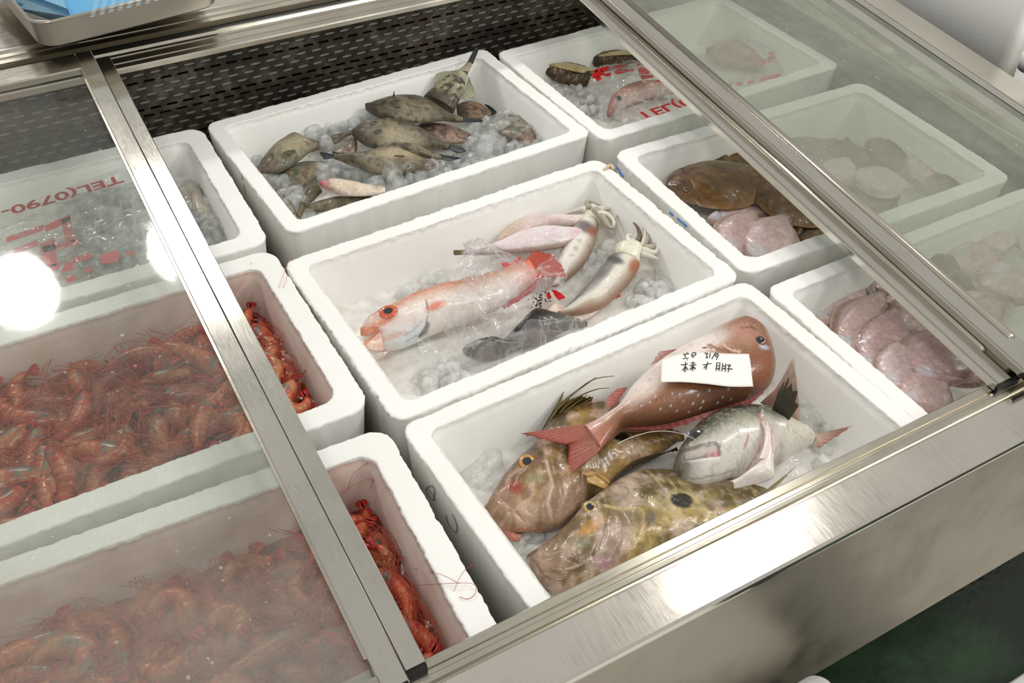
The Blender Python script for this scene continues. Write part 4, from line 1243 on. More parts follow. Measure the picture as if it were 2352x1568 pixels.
# right squid
f = Fish('squid', 'speckled squid lying diagonally at the right end of the centre box', 'squid', cv, Plane(1400, 630, -.048, .05, .06), 'two squid in the centre box')
f.body([((1770, 462), (1968, 520)), ((1745, 478), (1962, 545)), ((1700, 528), (1925, 612)), ((1640, 600), (1870, 680)), ((1580, 670), (1800, 750)), ((1520, 738), (1715, 815)), ((1470, 784), (1620, 850)), ((1430, 815), (1540, 862)), ((1400, 838), (1450, 860))], [(0, .012), (.25, .024), (.7, .017), (1, .004)],
       [('v', [(-1, (150, 116, 94)), (-.75, (192, 178, 162)), (-.4, (224, 220, 208)), (0, (212, 208, 196)), (.35, (130, 126, 122)), (.6, (104, 101, 99)), (.8, (180, 174, 162)), (1, (160, 150, 132))]), ('ell', 1800, 490, 60, 26, .3, (52, 50, 58), .9, .5), ('ell', 1740, 560, 130, 26, 2.25, (92, 88, 88), .7, .7), ('ell', 1930, 530, 36, 50, .3, (170, 92, 56), .9, .6), ('ell', 1590, 800, 90, 26, 2.5, (170, 116, 84), .4, .7), ('ell', 1420, 840, 60, 40, 0, (226, 196, 180), .7, .7)], M['squid'], [('noise', 60, .003)], nu=130, nv=64, part='mantle')
f.body([((1850, 372), (1990, 372)), ((1800, 400), (2010, 420)), ((1790, 440), (1985, 470)), ((1790, 468), (1960, 508))], [(0, .008), (.5, .02), (1, .014)], [('base', (228, 226, 206)), ('noise', 60, (200, 192, 160), .5, .5, .8), ('ell', 1830, 440, 30, 20, 0, (196, 186, 130), .7, .6)], M['smooth'], nu=30, nv=28, part='head')
f.sheet('swimming_fin', [((1400, 780), (1330, 850)), ((1450, 800), (1440, 890)), ((1560, 840), (1540, 905)), ((1660, 840), (1620, 880)), ((1740, 790), (1735, 800))], [-.004, -.01, -.008], [('base', (226, 204, 190)), ('noise', 120, (190, 140, 110), .5, .5, .7)], M['smooth'], .003)
arms = [[(1940, 400), (1985, 380), (2000, 300), (1990, 210), (2010, 145)], [(1960, 390), (2010, 370), (2025, 290), (2020, 200), (2032, 150)], [(1930, 390), (1965, 330), (1950, 270), (1922, 238)], [(1990, 400), (2060, 400), (2085, 350), (2060, 295), (2030, 285)], [(1990, 420), (2050, 440), (2085, 420), (2080, 360)], [(1985, 450), (2050, 470), (2090, 485)], [(1960, 380), (2000, 395), (2015, 330), (2005, 260)], [(1900, 380), (1880, 330), (1910, 320)]]
for i, a in enumerate(arms): f.spine('arm', a, np.linspace(.008, .028 if i < 3 else .012, len(a)), .0062 if i > 2 else .005, simple('squid_arm_pale_%s' % 'abcdefgh'[i], [(206, 200, 184), (170, 160, 140), (116, 98, 84), (190, 180, 164), (224, 220, 208), (216, 210, 198), (96, 84, 74), (222, 218, 204)][i], .3))

# two dark grey fish in the plastic
for lab, pl, st, c0, seed in [('dark grey fish wrapped in clear plastic, upper of two beside the red fish', Plane(1230, 750, -.052, 0, .05), [((1040, 1030), (1060, 1052)), ((1110, 960), (1120, 1052)), ((1180, 880), (1220, 1050)), ((1260, 818), (1330, 1030)), ((1370, 840), (1420, 1000)), ((1480, 868), (1500, 968)), ((1560, 892), (1570, 950)), ((1610, 910), (1612, 935))], (52, 50, 46), 3),
                              ('dark grey fish in clear plastic, lower one along the front wall', Plane(1130, 810, -.060, 0, .05), [((770, 1090), (772, 1110)), ((830, 1050), (810, 1145)), ((910, 1015), (900, 1172)), ((1010, 1020), (1000, 1150)), ((1120, 1040), (1110, 1110)), ((1200, 1035), (1200, 1078)), ((1280, 1000), (1290, 1050)), ((1380, 970), (1400, 1010))], (58, 54, 50), 4)]:
    f = Fish('grey_fish', lab, 'fish', cv, pl, 'two grey fish in plastic')
    f.body(st, [(0, .006), (.4, .02), (1, .004)], [('v', [(-1, (120, 112, 104)), (-.5, (80, 76, 70)), (.1, c0), (1, (34, 34, 31))]), ('noise', 90, (28, 28, 26), .6, .45, .65), ('noise', 40, (124, 116, 106), .4, .55, .75), ('line', [(1060, 1010), (1250, 960), (1450, 990)], 14, (150, 140, 150), .5)], M['smooth'], [('noise', 60, .004)], nu=70, nv=32)

# the big-eyed red fish
f = Fish('red_fish', 'orange-red fish with large orange eye, gaping mouth and red tail, half in a clear bag', 'fish', cv, Plane(1040, 680, -.036, 0, .02))
f.body([((86, 948), (100, 1010)), ((128, 916), (112, 1088)), ((200, 850), (205, 1106)), ((290, 796), (335, 1098)), ((380, 744), (440, 1062)), ((470, 704), (550, 1010)), ((600, 655), (680, 960)), ((740, 628), (820, 915)), ((880, 590), (945, 860)), ((1000, 560), (1060, 795)), ((1090, 527), (1150, 715)), ((1160, 502), (1230, 648)), ((1205, 488), (1282, 608))],
       [(0, .012), (.12, .03), (.35, .034), (.7, .022), (1, .007)],
       [('v', [(-1, (238, 230, 222)), (-.4, (234, 222, 214)), (.1, (216, 178, 158)), (.45, (196, 124, 92)), (.75, (168, 94, 64)), (1, (130, 74, 50))]),
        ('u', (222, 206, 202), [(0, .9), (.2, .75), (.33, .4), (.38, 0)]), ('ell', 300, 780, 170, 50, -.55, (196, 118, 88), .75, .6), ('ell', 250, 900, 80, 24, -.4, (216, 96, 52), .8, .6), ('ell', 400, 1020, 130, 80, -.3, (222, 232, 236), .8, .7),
        ('ell', 590, 806, 70, 26, -.35, (216, 104, 48), .9, .6), ('line', [(522, 760), (540, 850), (520, 940), (480, 1000)], 7, (84, 80, 80), .8), ('line', [(540, 925), (520, 975), (480, 1005)], 18, (92, 92, 96), .8),
        ('line', [(108, 1050), (160, 1000), (214, 968)], 12, (214, 120, 84), .95), ('line', [(110, 1060), (140, 1088), (240, 1100)], 16, (212, 112, 80), .9), ('line', [(130, 1040), (250, 1020), (380, 980)], 26, (220, 170, 140), .6),
        ('noise', 70, (196, 150, 130), .35, .5, .75), ('noise', 240, (240, 232, 226), .3, .52, .7), ('line', [(380, 1000), (440, 960), (500, 900)], 8, (130, 160, 190), .5), ('line', [(390, 1040), (460, 1000)], 8, (130, 150, 170), .5),
        ('u', (228, 96, 66), [(0, 0), (.8, 0), (.92, .5), (1, .9)]), ('ell', 170, 930, 80, 30, -.4, (214, 160, 130), .7, .6)],
       M['scaly'],
       [('edge', [(470, 1040), (520, 950), (540, 850), (522, 760)], 120, .003), ('line', [(130, 1035), (170, 1000), (216, 970)], 16, -.006), ('line', [(112, 1065), (150, 1090), (240, 1100)], 14, .003), ('line', [(200, 960), (300, 960), (380, 1000)], 18, .002), ('ell', 270, 846, 90, 65, -.2, .003), ('noise', 70, .003)], nu=180, nv=88)
f.eye(270, 847, 66, [(.42, (26, 26, 34)), (.5, (150, 60, 40)), (.9, (206, 88, 46)), (1, (176, 96, 70))], .2, squash=.8)
f.sheet('upper_lip', [((80, 950), (86, 1000)), ((110, 930), (120, 1000)), ((150, 920), (170, 985)), ((200, 950), (212, 970))], [.014, .02, .02], [('base', (196, 132, 104)), ('noise', 90, (170, 96, 72), .6, .45, .65)], M['smooth'], .004)
f.sheet('lower_jaw', [((104, 1046), (108, 1086)), ((140, 1030), (130, 1092)), ((180, 1000), (200, 1104)), ((214, 968), (240, 1100))], [.012, .018, .022], [('base', (222, 196, 180)), ('line', [(110, 1060), (150, 1025), (214, 972)], 12, (206, 120, 90), .8), ('noise', 120, (206, 150, 126), .6, .45, .65)], M['smooth'], .004)
f.fin('tail_fin', [(1200, 488), (1235, 540), (1280, 610)], [(1250, 424), (1395, 462), (1480, 602)], .002, .006, (216, 100, 76), (210, 78, 62), 16, .12, .0015, .4, seed=51)
f.fin('anal_fin', [(1040, 800), (1180, 700), (1270, 620)], [(1050, 820), (1220, 720), (1350, 566)], .016, .02, (216, 92, 92), (206, 60, 62), 12, .15, .0015, .4, seed=52)


def film(name, parent, A, B, zA, zB, bulge, crumple, seed, mat, cv, base_z, nu=110, nv=80):
    """crumpled sheet of thin plastic stretched between two edges"""
    L = lambda pts, zz: bez([at(*cv(*p), base_z + z) for p, z in zip(pts, zz)], nu)
    a = L(A, zA); b = L(B, zB); V = []
    for j in range(nv):
        t = j / (nv - 1); P = a + (b - a) * t; P[:, 2] += bulge * math.sin(PI * t); V.append(P)
    V = np.vstack(V)
    n1 = 1 - 2 * np.abs(fbm(V * np.array([1, 1, .2]), 22, 2, seed) - .5) * 2
    n2 = 1 - 2 * np.abs(fbm(V[:, [1, 0, 2]] * np.array([1.6, .7, .2]), 48, 2, seed + 4) - .5) * 2
    V[:, 2] += crumple * (n1 * .7 + n2 * .45 - .5)
    V[:, 0] += crumple * .4 * (vnoise(V, 60, seed) - .5); V[:, 1] += crumple * .4 * (vnoise(V, 60, seed + 1) - .5)
    Fc = [(j * nu + i, j * nu + i + 1, (j + 1) * nu + i + 1, (j + 1) * nu + i) for j in range(nv - 1) for i in range(nu - 1)]
    return mesh(name, V, Fc, mat, parent)


def red_print(parent, polys, cv, z, mt=None, dz=0.0):
    for pl_ in polys:
        P = [at(*cv(*p), z) for p in pl_]; m = len(P); c = sum(P) / m
        q = MB(); q.add(np.vstack([P, np.array(P) - [0, 0, .0004]]), [tuple(range(m)), tuple(range(m, 2 * m))[::-1]] + [(i, m + i, m + (i + 1) % m, (i + 1) % m) for i in range(m)])
        q.build('red_print', mt or M['red_print'], parent, smooth=False)


bag = empty('plastic_bag', tuple(at(*cv(950, 800), 0))); tag(bag, 'torn crumpled clear plastic bag draped over the middle of the red fish', 'plastic bag')
film('film', bag, [(780, 395), (790, 560), (740, 700), (620, 860), (640, 1020), (760, 1150)], [(1000, 500), (1250, 520), (1410, 462), (1470, 600), (1240, 820), (1080, 1030)], [-.03, .01, .016, .0, -.02, -.05], [-.02, .01, .01, -.005, -.02, -.045], .014, .030, 61, M['film'], cv, -.002)
film('film', bag, [(770, 400), (800, 420), (830, 440)], [(750, 640), (860, 640), (960, 640)], [-.02, -.005, -.02], [.01, .016, .012], .01, .016, 63, M['film_thin'], cv, 0, 60, 50)
bag2 = empty('plastic_bag', tuple(at(*cv(1100, 1080), -.05))); tag(bag2, 'clear plastic film wrapped round the grey fish along the front wall', 'plastic bag')
film('film', bag2, [(640, 1000), (900, 1000), (1150, 960), (1400, 900), (1590, 900)], [(760, 1230), (900, 1200), (1120, 1150), (1400, 1040), (1600, 945)], [-.03, -.02, -.012, -.016, -.026], [-.052, -.05, -.05, -.05, -.05], .016, .022, 64, M['film'], cv, -.0, 90, 60)
film('film', bag2, [(440, 1010), (600, 1060), (700, 1180)], [(520, 1300), (640, 1330), (760, 1300)], [-.03, -.04, -.045], [-.07, -.07, -.07], .01, .02, 66, M['film_thin'], cv, -.0, 70, 60)
red_print(bag, [[(1032, 512), (1100, 498), (1170, 462), (1150, 500), (1140, 520), (1080, 546), (1040, 528)]], cv, -.03)
red_print(bag, [[(1336, 712), (1356, 706), (1372, 744), (1340, 748)], [(1370, 690), (1400, 694), (1440, 716), (1466, 744), (1420, 760), (1400, 740)], [(1776, 742), (1822, 714), (1838, 732), (1780, 762)]], cv, -.058)
q = MB()
for i in range(60):
    x, y = 1300 + rng.normal() * 42, 770 + rng.normal() * 45; p = at(*cv(x, y), -.012 - .02 * (y - 700) / 150); r_ = rng.uniform(.0005, .0016)
    q.add(icosphere()[0] * r_ + p, icosphere()[1])
o = q.build('dark_specks', simple('black_speck', (40, 38, 34), .4), bag); o['kind'] = 'stuff'
# thin pale trail hanging over the back right corner, red shrimp feeler by the left wall
r_ = empty('squid_skin_strip', tuple(at(1398, 382, .002))); tag(r_, 'pale brown slimy strip hanging over the back corner of the centre box', 'strip')
P = bez([at(1410, 388, .002), at(1402, 380, .003), at(1390, 388, .002), at(1384, 402, -.008), at(1385, 440, -.03), at(1386, 490, -.055)], 24)
q = MB(); q.tube(P, [.003] * 8 + [.0022] * 16, 6); q.build('strip', simple('pale_slime', (214, 190, 160), .35), r_)
r_ = MB(); r_.tube(bez([at(861, 832, -.03), at(880, 858, -.045), at(897, 890, -.06)], 14), .0006, 5)
tag(r_.build('shrimp_feeler', simple('red_feeler', (196, 84, 48), .4)), 'single red shrimp feeler against the left wall of the centre box', 'feeler')
# ------------------------------------------------------------------ back box: filefish heaped on clear ice
cv = cvt(550, 80, 2.936)
V, F = slush(.0173, .4405, .0529, .474, .286, -.082, .02, 30, 21)
tag(mesh('crushed_ice', V, F, M['ice_melt']), 'bed of crushed ice under the filefish', 'ice', kind='stuff')
it = []
for poly, z, n, s0, s1, sd in [([(1500, 720), (1560, 620), (1700, 560), (1850, 520), (2000, 560), (2120, 640), (2060, 720), (1900, 800), (1700, 860), (1540, 860)], -.056, 110, .006, .012, 1),
                               ([(1100, 1000), (1260, 900), (1500, 830), (1750, 830), (1650, 880), (1400, 960), (1200, 1020)], -.054, 60, .006, .012, 2),
                               ([(560, 860), (700, 880), (900, 960), (1120, 960), (1100, 1030), (900, 1080), (860, 990), (640, 930)], -.052, 60, .006, .013, 3),
                               ([(430, 690), (520, 620), (740, 590), (880, 520), (960, 560), (800, 640), (600, 720)], -.060, 50, .006, .013, 4),
                               ([(200, 960), (260, 950), (420, 1130), (380, 1180)], -.056, 22, .006, .011, 5), ([(560, 740), (610, 700), (620, 760), (580, 800)], -.04, 6, .007, .010, 6),
                               ([(440, 1200), (620, 1190), (480, 1250)], -.066, 8, .006, .010, 7), ([(60, 820), (150, 800), (190, 880), (120, 900)], -.07, 12, .005, .009, 8)]:
    it += scatter([cv(*p) for p in poly], z, n, s0, s1, 70 + sd, .010)
tag(ice_lumps(it, 70).build('crushed_ice', M['ice']), 'loose pieces of clear crushed ice among the filefish', 'ice', kind='stuff')
it = [(at(*cv(1030, 920), -.022), .0145), (at(*cv(1050, 985), -.03), .0135), (at(*cv(500, 660), -.045), .014), (at(*cv(1660, 740), -.035), .0155), (at(*cv(1640, 790), -.04), .0135), (at(*cv(370, 1080), -.05), .0125), (at(*cv(590, 730), -.026), .010), (at(*cv(560, 920), -.03), .013), (at(*cv(1290, 910), -.035), .0135), (at(*cv(1230, 950), -.04), .011)]
for k, (p, s) in enumerate(it):
    lab = ['large clear ice lump resting against the filefish nose-right in front', 'clear ice lump in front of the large one by the front wall', 'clear ice lump behind the leftmost filefish', 'largest clear ice lump at the right among the ice', 'clear ice lump just below the largest right one', 'clear ice lump by the left wall under the leftmost filefish', 'small ice lump between the two leftmost filefish tails', 'clear ice lump above the pink-nosed fish', 'clear ice lump at the snout of the nose-right filefish', 'small ice lump between snout and front wall'][k]
    tag(ice_lumps([(p, s)], 90 + k).build('ice_lump', M['ice']), lab, 'ice lump', 'larger ice lumps among the filefish')

GF = 'filefish heaped in the back box'


def filefish(label, st, z, gx, gy, thick, tail=None, eye=None, nose_c=(64, 58, 50), tint=(96, 88, 71), back=(58, 53, 43), belly=(142, 133, 110), extra=(), pect=None, horn=None, group=GF, name='filefish', spots=.5, mat=None, nu=120):
    c = st[len(st) // 2]; p = cv((c[0][0] + c[1][0]) / 2, (c[0][1] + c[1][1]) / 2)
    f = Fish(name, label, 'fish', cv, Plane(p[0], p[1], z, gx, gy), group)
    f.body(st, thick, [('v', [(-1, belly), (-.3, tint), (.3, tint), (.75, back), (1, back)]), ('noise', 46, belly, .6, .42, .62), ('noise', 150, (62, 56, 46), spots * 1.3, .5, .64), ('noise', 34, (78, 70, 58), .55, .48, .66), ('u', nose_c, [(0, .8), (.12, .6), (.25, 0)])] + list(extra), mat or M['leather'], [('noise', 40, .004), ('noise', 120, .0015)], nu=nu, nv=56)
    if tail: f.fin('tail_fin', tail[0], tail[1], 0, tail[2] if len(tail) > 2 else .004, (52, 62, 64), (26, 36, 46), 9, .06, .001, .3, seed=len(label))
    if eye: f.eye(eye[0], eye[1], eye[2], [(.5, (20, 22, 26)), (.65, (80, 84, 84)), (1, (150, 146, 132))], .4)
    if pect:
        a, b = np.array(pect[0], float), np.array(pect[3], float); c_ = (a + b) / 2; w_ = (np.array(pect[1]) - a) * .42
        f.sheet('pectoral_fin', [(tuple(a + w_ * .3), tuple(a + w_ * .9)), (tuple(c_ - w_ * .5), tuple(c_ + w_)), (tuple(b - w_ * .9), tuple(b + w_ * .1))], [thick[1][1] + .003] * 3, [('base', (92, 96, 74)), ('noise', 200, (64, 70, 54), .6, .4, .6)], M['fin'], .001, n=6)
    if horn: f.spine('dorsal_spine', horn, (.01, .02, .03), .0016, bpy.data.materials['olive_spine'])
    return f


def T4(t):
    t = t * .62
    return [(0, t * .35), (.25, t), (.6, t * .8), (1, t * .3)]


# far ones first
filefish('brownish filefish mostly hidden behind the upright tail, dark tail to the right', [((1460, 470), (1470, 540)), ((1540, 445), (1540, 575)), ((1610, 455), (1620, 570)), ((1660, 490), (1665, 560)), ((1690, 510), (1700, 545))], -.058, 0, .05, T4(.014), ([(1690, 505), (1695, 525), (1700, 545)], [(1650, 468), (1690, 480), (1745, 525)]), tint=(128, 104, 84), belly=(150, 120, 100))
f = filefish('filefish standing tail up against the back wall, dark tail above the rim', [((1240, 420), (1450, 520)), ((1262, 395), (1480, 455)), ((1312, 350), (1512, 395)), ((1392, 290), (1530, 325)), ((1462, 250), (1545, 265)), ((1510, 212), (1560, 222)), ((1538, 182), (1574, 196))], -.010, .35, .42, [(0, .02), (.4, .018), (.8, .010), (1, .006)], ([(1538, 184), (1556, 188), (1574, 196)], [(1590, 84), (1605, 76), (1617, 92)], .004), belly=(186, 180, 150), tint=(138, 128, 106), spots=.7)
f.fin('dorsal_fin', [(1310, 350), (1390, 292), (1465, 250)], [(1325, 262), (1370, 245), (1475, 236)], 0, .004, (184, 184, 150), (206, 206, 180), 10, .12, .001, .3, seed=71)
f.fin('anal_fin', [(1545, 280), (1530, 340), (1500, 430)], [(1552, 300), (1592, 408), (1515, 440)], 0, .004, (196, 196, 168), (206, 206, 176), 10, .1, .001, .3, seed=72)
filefish('pinkish brown filefish lying under the middle two, tail into the ice', [((1180, 610), (1190, 660)), ((1280, 590), (1290, 720)), ((1400, 600), (1400, 735)), ((1480, 630), (1490, 735)), ((1560, 665), (1565, 725)), ((1620, 685), (1625, 715))], -.056, 0, .05, T4(.016), None, tint=(136, 116, 100), belly=(160, 136, 118), back=(108, 90, 74))
filefish('filefish at the right end with its snout toward the front wall, under ice', [((1990, 700), (1940, 752)), ((1990, 650), (1870, 720)), ((1950, 600), (1790, 690)), ((1900, 560), (1740, 640)), ((1840, 535), (1710, 600))], -.048, 0, .04, T4(.018), None, (1958, 650, 10), tint=(128, 122, 108), nose_c=(150, 120, 104), belly=(160, 146, 130), extra=[('ell', 1870, 635, 34, 12, .1, (84, 106, 84), .9, .4)])
filefish('filefish with blunt nose to the left, highest in the heap below the upright tail', [((846, 468), (852, 500)), ((902, 448), (915, 548)), ((985, 418), (1000, 578)), ((1070, 404), (1100, 592)), ((1180, 404), (1200, 598)), ((1265, 430), (1300, 592)), ((1350, 488), (1385, 586)), ((1430, 540), (1450, 584)), ((1500, 556), (1510, 588))], -.026, 0, .05, T4(.026), ([(1500, 556), (1505, 572), (1510, 588)], [(1640, 575), (1642, 580), (1638, 586)]), (1016, 425, 13), horn=[(1040, 410), (1042, 392), (1044, 378)], pect=[(1030, 480), (1050, 500), (1070, 450), (1085, 490)], extra=[('ell', 1020, 420, 30, 12, -.3, (40, 36, 32), .8, .5)])
filefish('small brown filefish head poking out between the leftmost and middle fish', [((790, 690), (796, 740)), ((740, 705), (790, 790)), ((680, 750), (760, 812)), ((620, 790), (700, 812))], -.046, 0, .05, T4(.012), None, tint=(140, 120, 106), nose_c=(150, 122, 108))
filefish('grey filefish tail lying behind the leftmost fish', [((560, 700), (565, 745)), ((640, 672), (650, 735)), ((710, 655), (720, 690)), ((760, 645), (765, 668))], -.05, 0, .05, T4(.01), None, tint=(104, 96, 80))
filefish('middle filefish nose left, broad pale flank, dark blue tail to the right', [((752, 640), (772, 682)), ((818, 600), (805, 722)), ((900, 570), (865, 760)), ((1000, 562), (960, 778)), ((1100, 572), (1085, 784)), ((1205, 612), (1200, 784)), ((1305, 680), (1300, 772)), ((1375, 728), (1372, 768)), ((1415, 738), (1412, 768))], -.030, 0, .05, T4(.028), ([(1410, 738), (1412, 752), (1412, 768)], [(1500, 760), (1530, 785), (1470, 800)]), (904, 595, 13), pect=[(900, 650), (915, 685), (935, 625), (960, 650)], extra=[('ell', 905, 592, 24, 12, -.3, (36, 32, 28), .9, .5), ('ell', 1060, 690, 140, 60, .2, (176, 164, 138), .6, .7)])
filefish('dark-backed filefish hidden behind the nose-right one, blue tail on the ice', [((900, 770), (920, 800)), ((1000, 742), (1010, 800)), ((1100, 733), (1110, 810)), ((1200, 742), (1200, 825)), ((1290, 778), (1290, 838)), ((1360, 806), (1362, 842))], -.034, 0, .05, T4(.02), ([(1360, 806), (1364, 824), (1362, 842)], [(1470, 826), (1495, 832), (1420, 850)]), back=(64, 58, 46))
filefish('filefish pointing right, nose at the front ice, blue tail to the left', [((1328, 868), (1320, 890)), ((1240, 838), (1240, 914)), ((1150, 790), (1150, 945)), ((1030, 746), (1050, 952)), ((940, 760), (930, 945)), ((850, 788), (810, 905)), ((755, 808), (725, 862)), ((680, 812), (670, 842)), ((640, 806), (640, 832))], -.026, 0, .05, T4(.028), ([(640, 806), (636, 820), (640, 832)], [(535, 788), (548, 812), (570, 838)]), (1137, 888, 18), nose_c=(110, 92, 74), pect=[(1040, 812), (1060, 830), (1100, 800), (1115, 822)], extra=[('ell', 1060, 800, 140, 40, .1, (188, 172, 140), .6, .7), ('ell', 1140, 888, 40, 26, 0, (150, 150, 140), .7, .6)])
filefish('greyish filefish under the leftmost one, half buried in ice', [((248, 950), (250, 1010)), ((330, 880), (320, 1056)), ((440, 852), (410, 1040)), ((540, 850), (490, 980)), ((600, 856), (590, 910))], -.056, 0, .05, T4(.018), None, tint=(138, 126, 104), extra=[('ell', 380, 940, 40, 16, -.8, (92, 110, 80), .9, .5)])
filefish('leftmost filefish, snout touching the left wall, pale triangular flank', [((110, 902), (126, 932)), ((160, 822), (230, 934)), ((225, 745), (310, 912)), ((300, 692), (390, 862)), ((365, 657), (455, 812)), ((430, 688), (520, 790)), ((500, 722), (580, 764)), ((560, 728), (610, 752))], -.030, 0, .05, T4(.024), None, (302, 868, 14), nose_c=(92, 80, 72), pect=[(290, 790), (310, 830), (340, 770), (380, 790)], extra=[('ell', 360, 730, 110, 60, -.6, (176, 166, 136), .7, .7), ('ell', 330, 870, 60, 30, -.3, (110, 112, 104), .8, .6)])
filefish('dark filefish wedged in the front left corner, tail down', [((530, 1008), (560, 1060)), ((470, 1030), (520, 1100)), ((430, 1080), (465, 1150)), ((405, 1150), (435, 1195)), ((388, 1210), (412, 1240))], -.048, 0, .04, T4(.014), None, tint=(92, 86, 62), back=(70, 78, 52), belly=(104, 92, 70), nose_c=(92, 86, 62))
filefish('dark filefish along the front wall, small eye showing', [((890, 1085), (900, 1140)), ((780, 1090), (800, 1170)), ((660, 1092), (680, 1185)), ((560, 1110), (580, 1200)), ((480, 1140), (490, 1195)), ((430, 1165), (440, 1200))], -.052, 0, .04, T4(.016), None, (626, 1124, 10), tint=(92, 84, 62), back=(70, 64, 46), belly=(110, 100, 76), nose_c=(92, 84, 62))
filefish('grey filefish sliver along the left wall below the leftmost snout', [((170, 995), (160, 1010)), ((260, 1050), (210, 1050)), ((330, 1110), (270, 1120)), ((380, 1180), (340, 1190)), ((395, 1240), (380, 1240))], -.052, 0, .03, T4(.01), None, tint=(112, 112, 102), belly=(150, 150, 140))
f = filefish('pale fish with pink nose lying along the front wall', [((538, 992), (552, 1018)), ((590, 972), (600, 1055)), ((670, 968), (680, 1082)), ((760, 985), (770, 1090)), ((850, 1002), (850, 1088)), ((930, 1010), (935, 1075)), ((980, 1020), (985, 1060))], -.034, 0, .04, T4(.017), None, None, name='pale_fish', nose_c=(206, 120, 126), tint=(214, 196, 172), back=(150, 134, 112), belly=(226, 212, 196), group=None, spots=.1, extra=[('ell', 545, 1005, 22, 22, 0, (206, 84, 104), .95, .5), ('noise', 60, (206, 150, 130), .4, .55, .75)], mat=M['smooth'])
# ------------------------------------------------------------------ flatfish boxes on the right
def flatfish(label, tail, head, w, z, kind='pale', gx=0., gy=0., group=None, seed=0, thick=.010, eye=False, name='flatfish'):
    P = lambda x, y: (x, y)
    cvi = cvt(0, 0, 1.0)
    pl = Plane((tail[0] + head[0]) / 2, (tail[1] + head[1]) / 2, z, gx, gy)
    H, T = pl(*head), pl(*tail); ax = T - H; L = np.linalg.norm(ax); side = np.cross(pl.n, ax / L)
    prof = [(0, .10), (.05, .24), (.14, .36), (.3, .47), (.45, .5), (.6, .45), (.75, .31), (.87, .15), (.94, .10), (1, .17)]
    r = np.random.default_rng(seed); bend = r.uniform(-.04, .04)
    A = np.array([H + ax * u + side * (w * q + L * bend * math.sin(PI * u)) for u, q in prof]); B = np.array([H + ax * u - side * (w * q - L * bend * math.sin(PI * u)) for u, q in prof])
    if kind == 'pale':
        t0 = [(206, 180, 174), (214, 192, 188), (200, 170, 168)][seed % 3]
        ops = [('base', t0), ('noise', 36, (178, 136, 136), .7, .42, .62), ('noise', 60, (228, 216, 212), .8, .47, .66), ('noise', 30, (190, 160, 130), .5, .5, .7), ('noise', 150, (160, 118, 112), .5, .5, .66), ('u', (196, 140, 144), [(0, .8), (.15, .3), (.3, 0)]),
               ('v', [(-1, (186, 156, 126)), (-.96, (198, 168, 138)), (-.9, (118, 96, 78)), (-.78, (150, 124, 110)), (-.66, t0), (.66, t0), (.78, (150, 124, 110)), (.9, (118, 96, 78)), (.96, (198, 168, 138)), (1, (186, 156, 126))], .6),
               ('u', (110, 92, 70), [(0, 0), (.78, 0), (.95, .8), (1, .8)]), ('ell', *tuple(pix((H + ax * .16 + side * w * .1)[None])[0]), 22, 14, 0, (206, 214, 220), .6, .6)]
    else:
        ops = [('base', (112, 82, 50)), ('noise', 36, (70, 50, 34), .9, .42, .6), ('noise', 80, (156, 122, 82), .7, .47, .66), ('noise', 200, (56, 42, 30), .6, .5, .64), ('v', [(-1, (168, 134, 92)), (-.9, (140, 104, 66)), (-.7, (112, 82, 50)), (.7, (104, 78, 50)), (.9, (136, 102, 66)), (1, (160, 128, 90))], .5), ('u', (74, 58, 46), [(0, .6), (.15, .2), (.25, 0)])]
    f = Fish(name, label, 'fish', cvi, pl, group)
    gill = [(tuple(pix((H + ax * .2 + side * w * k)[None])[0])) for k in (-.36, -.1, .2, .36)]
    f.body(None, [(0, thick * .5), (.2, thick), (.5, thick * .95), (.85, thick * .45), (1, .0015)], ops, M['smooth'], [('line', gill, 6, -.003), ('edge', gill[::-1], 30, .004), ('noise', 40, .006), ('noise', 110, .002), ('line', [tuple(pix((H + ax * u)[None])[0]) for u in (.2, .5, .9)], 4, -.0008)], nu=90, nv=52, TB=(A, B), power=1.7)
    e = f.root
    if eye: f.eye(*eye, 7, [(.45, (18, 18, 18)), (.7, (120, 96, 76)), (1, (90, 70, 54))], .7)
    return f


BR_ = 'brown flatfish in the middle right box'
V, F = slush(.5486, .048, -.0166, .474, .286, -.085, .012, 26, 41)
tag(mesh('melting_ice', V, F, M['ice_melt']), 'wet icy bottom under the brown flatfish', 'ice', kind='stuff')
flatfish('dark flatfish at the back, eye toward the left, partly under the steel stile', (1960, 330), (1612, 382), .135, -.060, 'brown', 0, .06, BR_, 1, .012, (1641, 378))
flatfish('pink-mouthed flatfish head poking out under the dark one', (1700, 380), (1548, 410), .06, -.062, 'pale', 0, .05, BR_, 2, .012)
flatfish('large glossy brown flatfish with snout at the left wall', (1800, 400), (1532, 432), .135, -.046, 'brown', .03, .04, BR_, 3, .014, (1576, 438))
flatfish('reddish brown flatfish under the stile, right of the large glossy one', (1960, 520), (1740, 440), .12, -.046, 'brown', .0, .02, BR_, 4, .010)
flatfish('pink flatfish edge showing below the large brown one', (1800, 480), (1626, 506), .06, -.062, 'pale', 0, 0, BR_, 5, .010)
flatfish('pale-bellied flatfish, left of two at the front wall of that box', (1735, 480), (1672, 585), .085, -.048, 'pale', .25, .2, BR_, 6, .014)
flatfish('pale-bellied flatfish, right of two at the front wall of that box', (1805, 490), (1738, 600), .095, -.043, 'pale', .25, .2, BR_, 7, .014)
flatfish('dark wet flatfish in the corner shadow by the stile', (1920, 560), (1822, 520), .09, -.060, 'brown', 0, 0, BR_, 8, .012)
GL_ = 'flatfish seen through the fogged right glass'
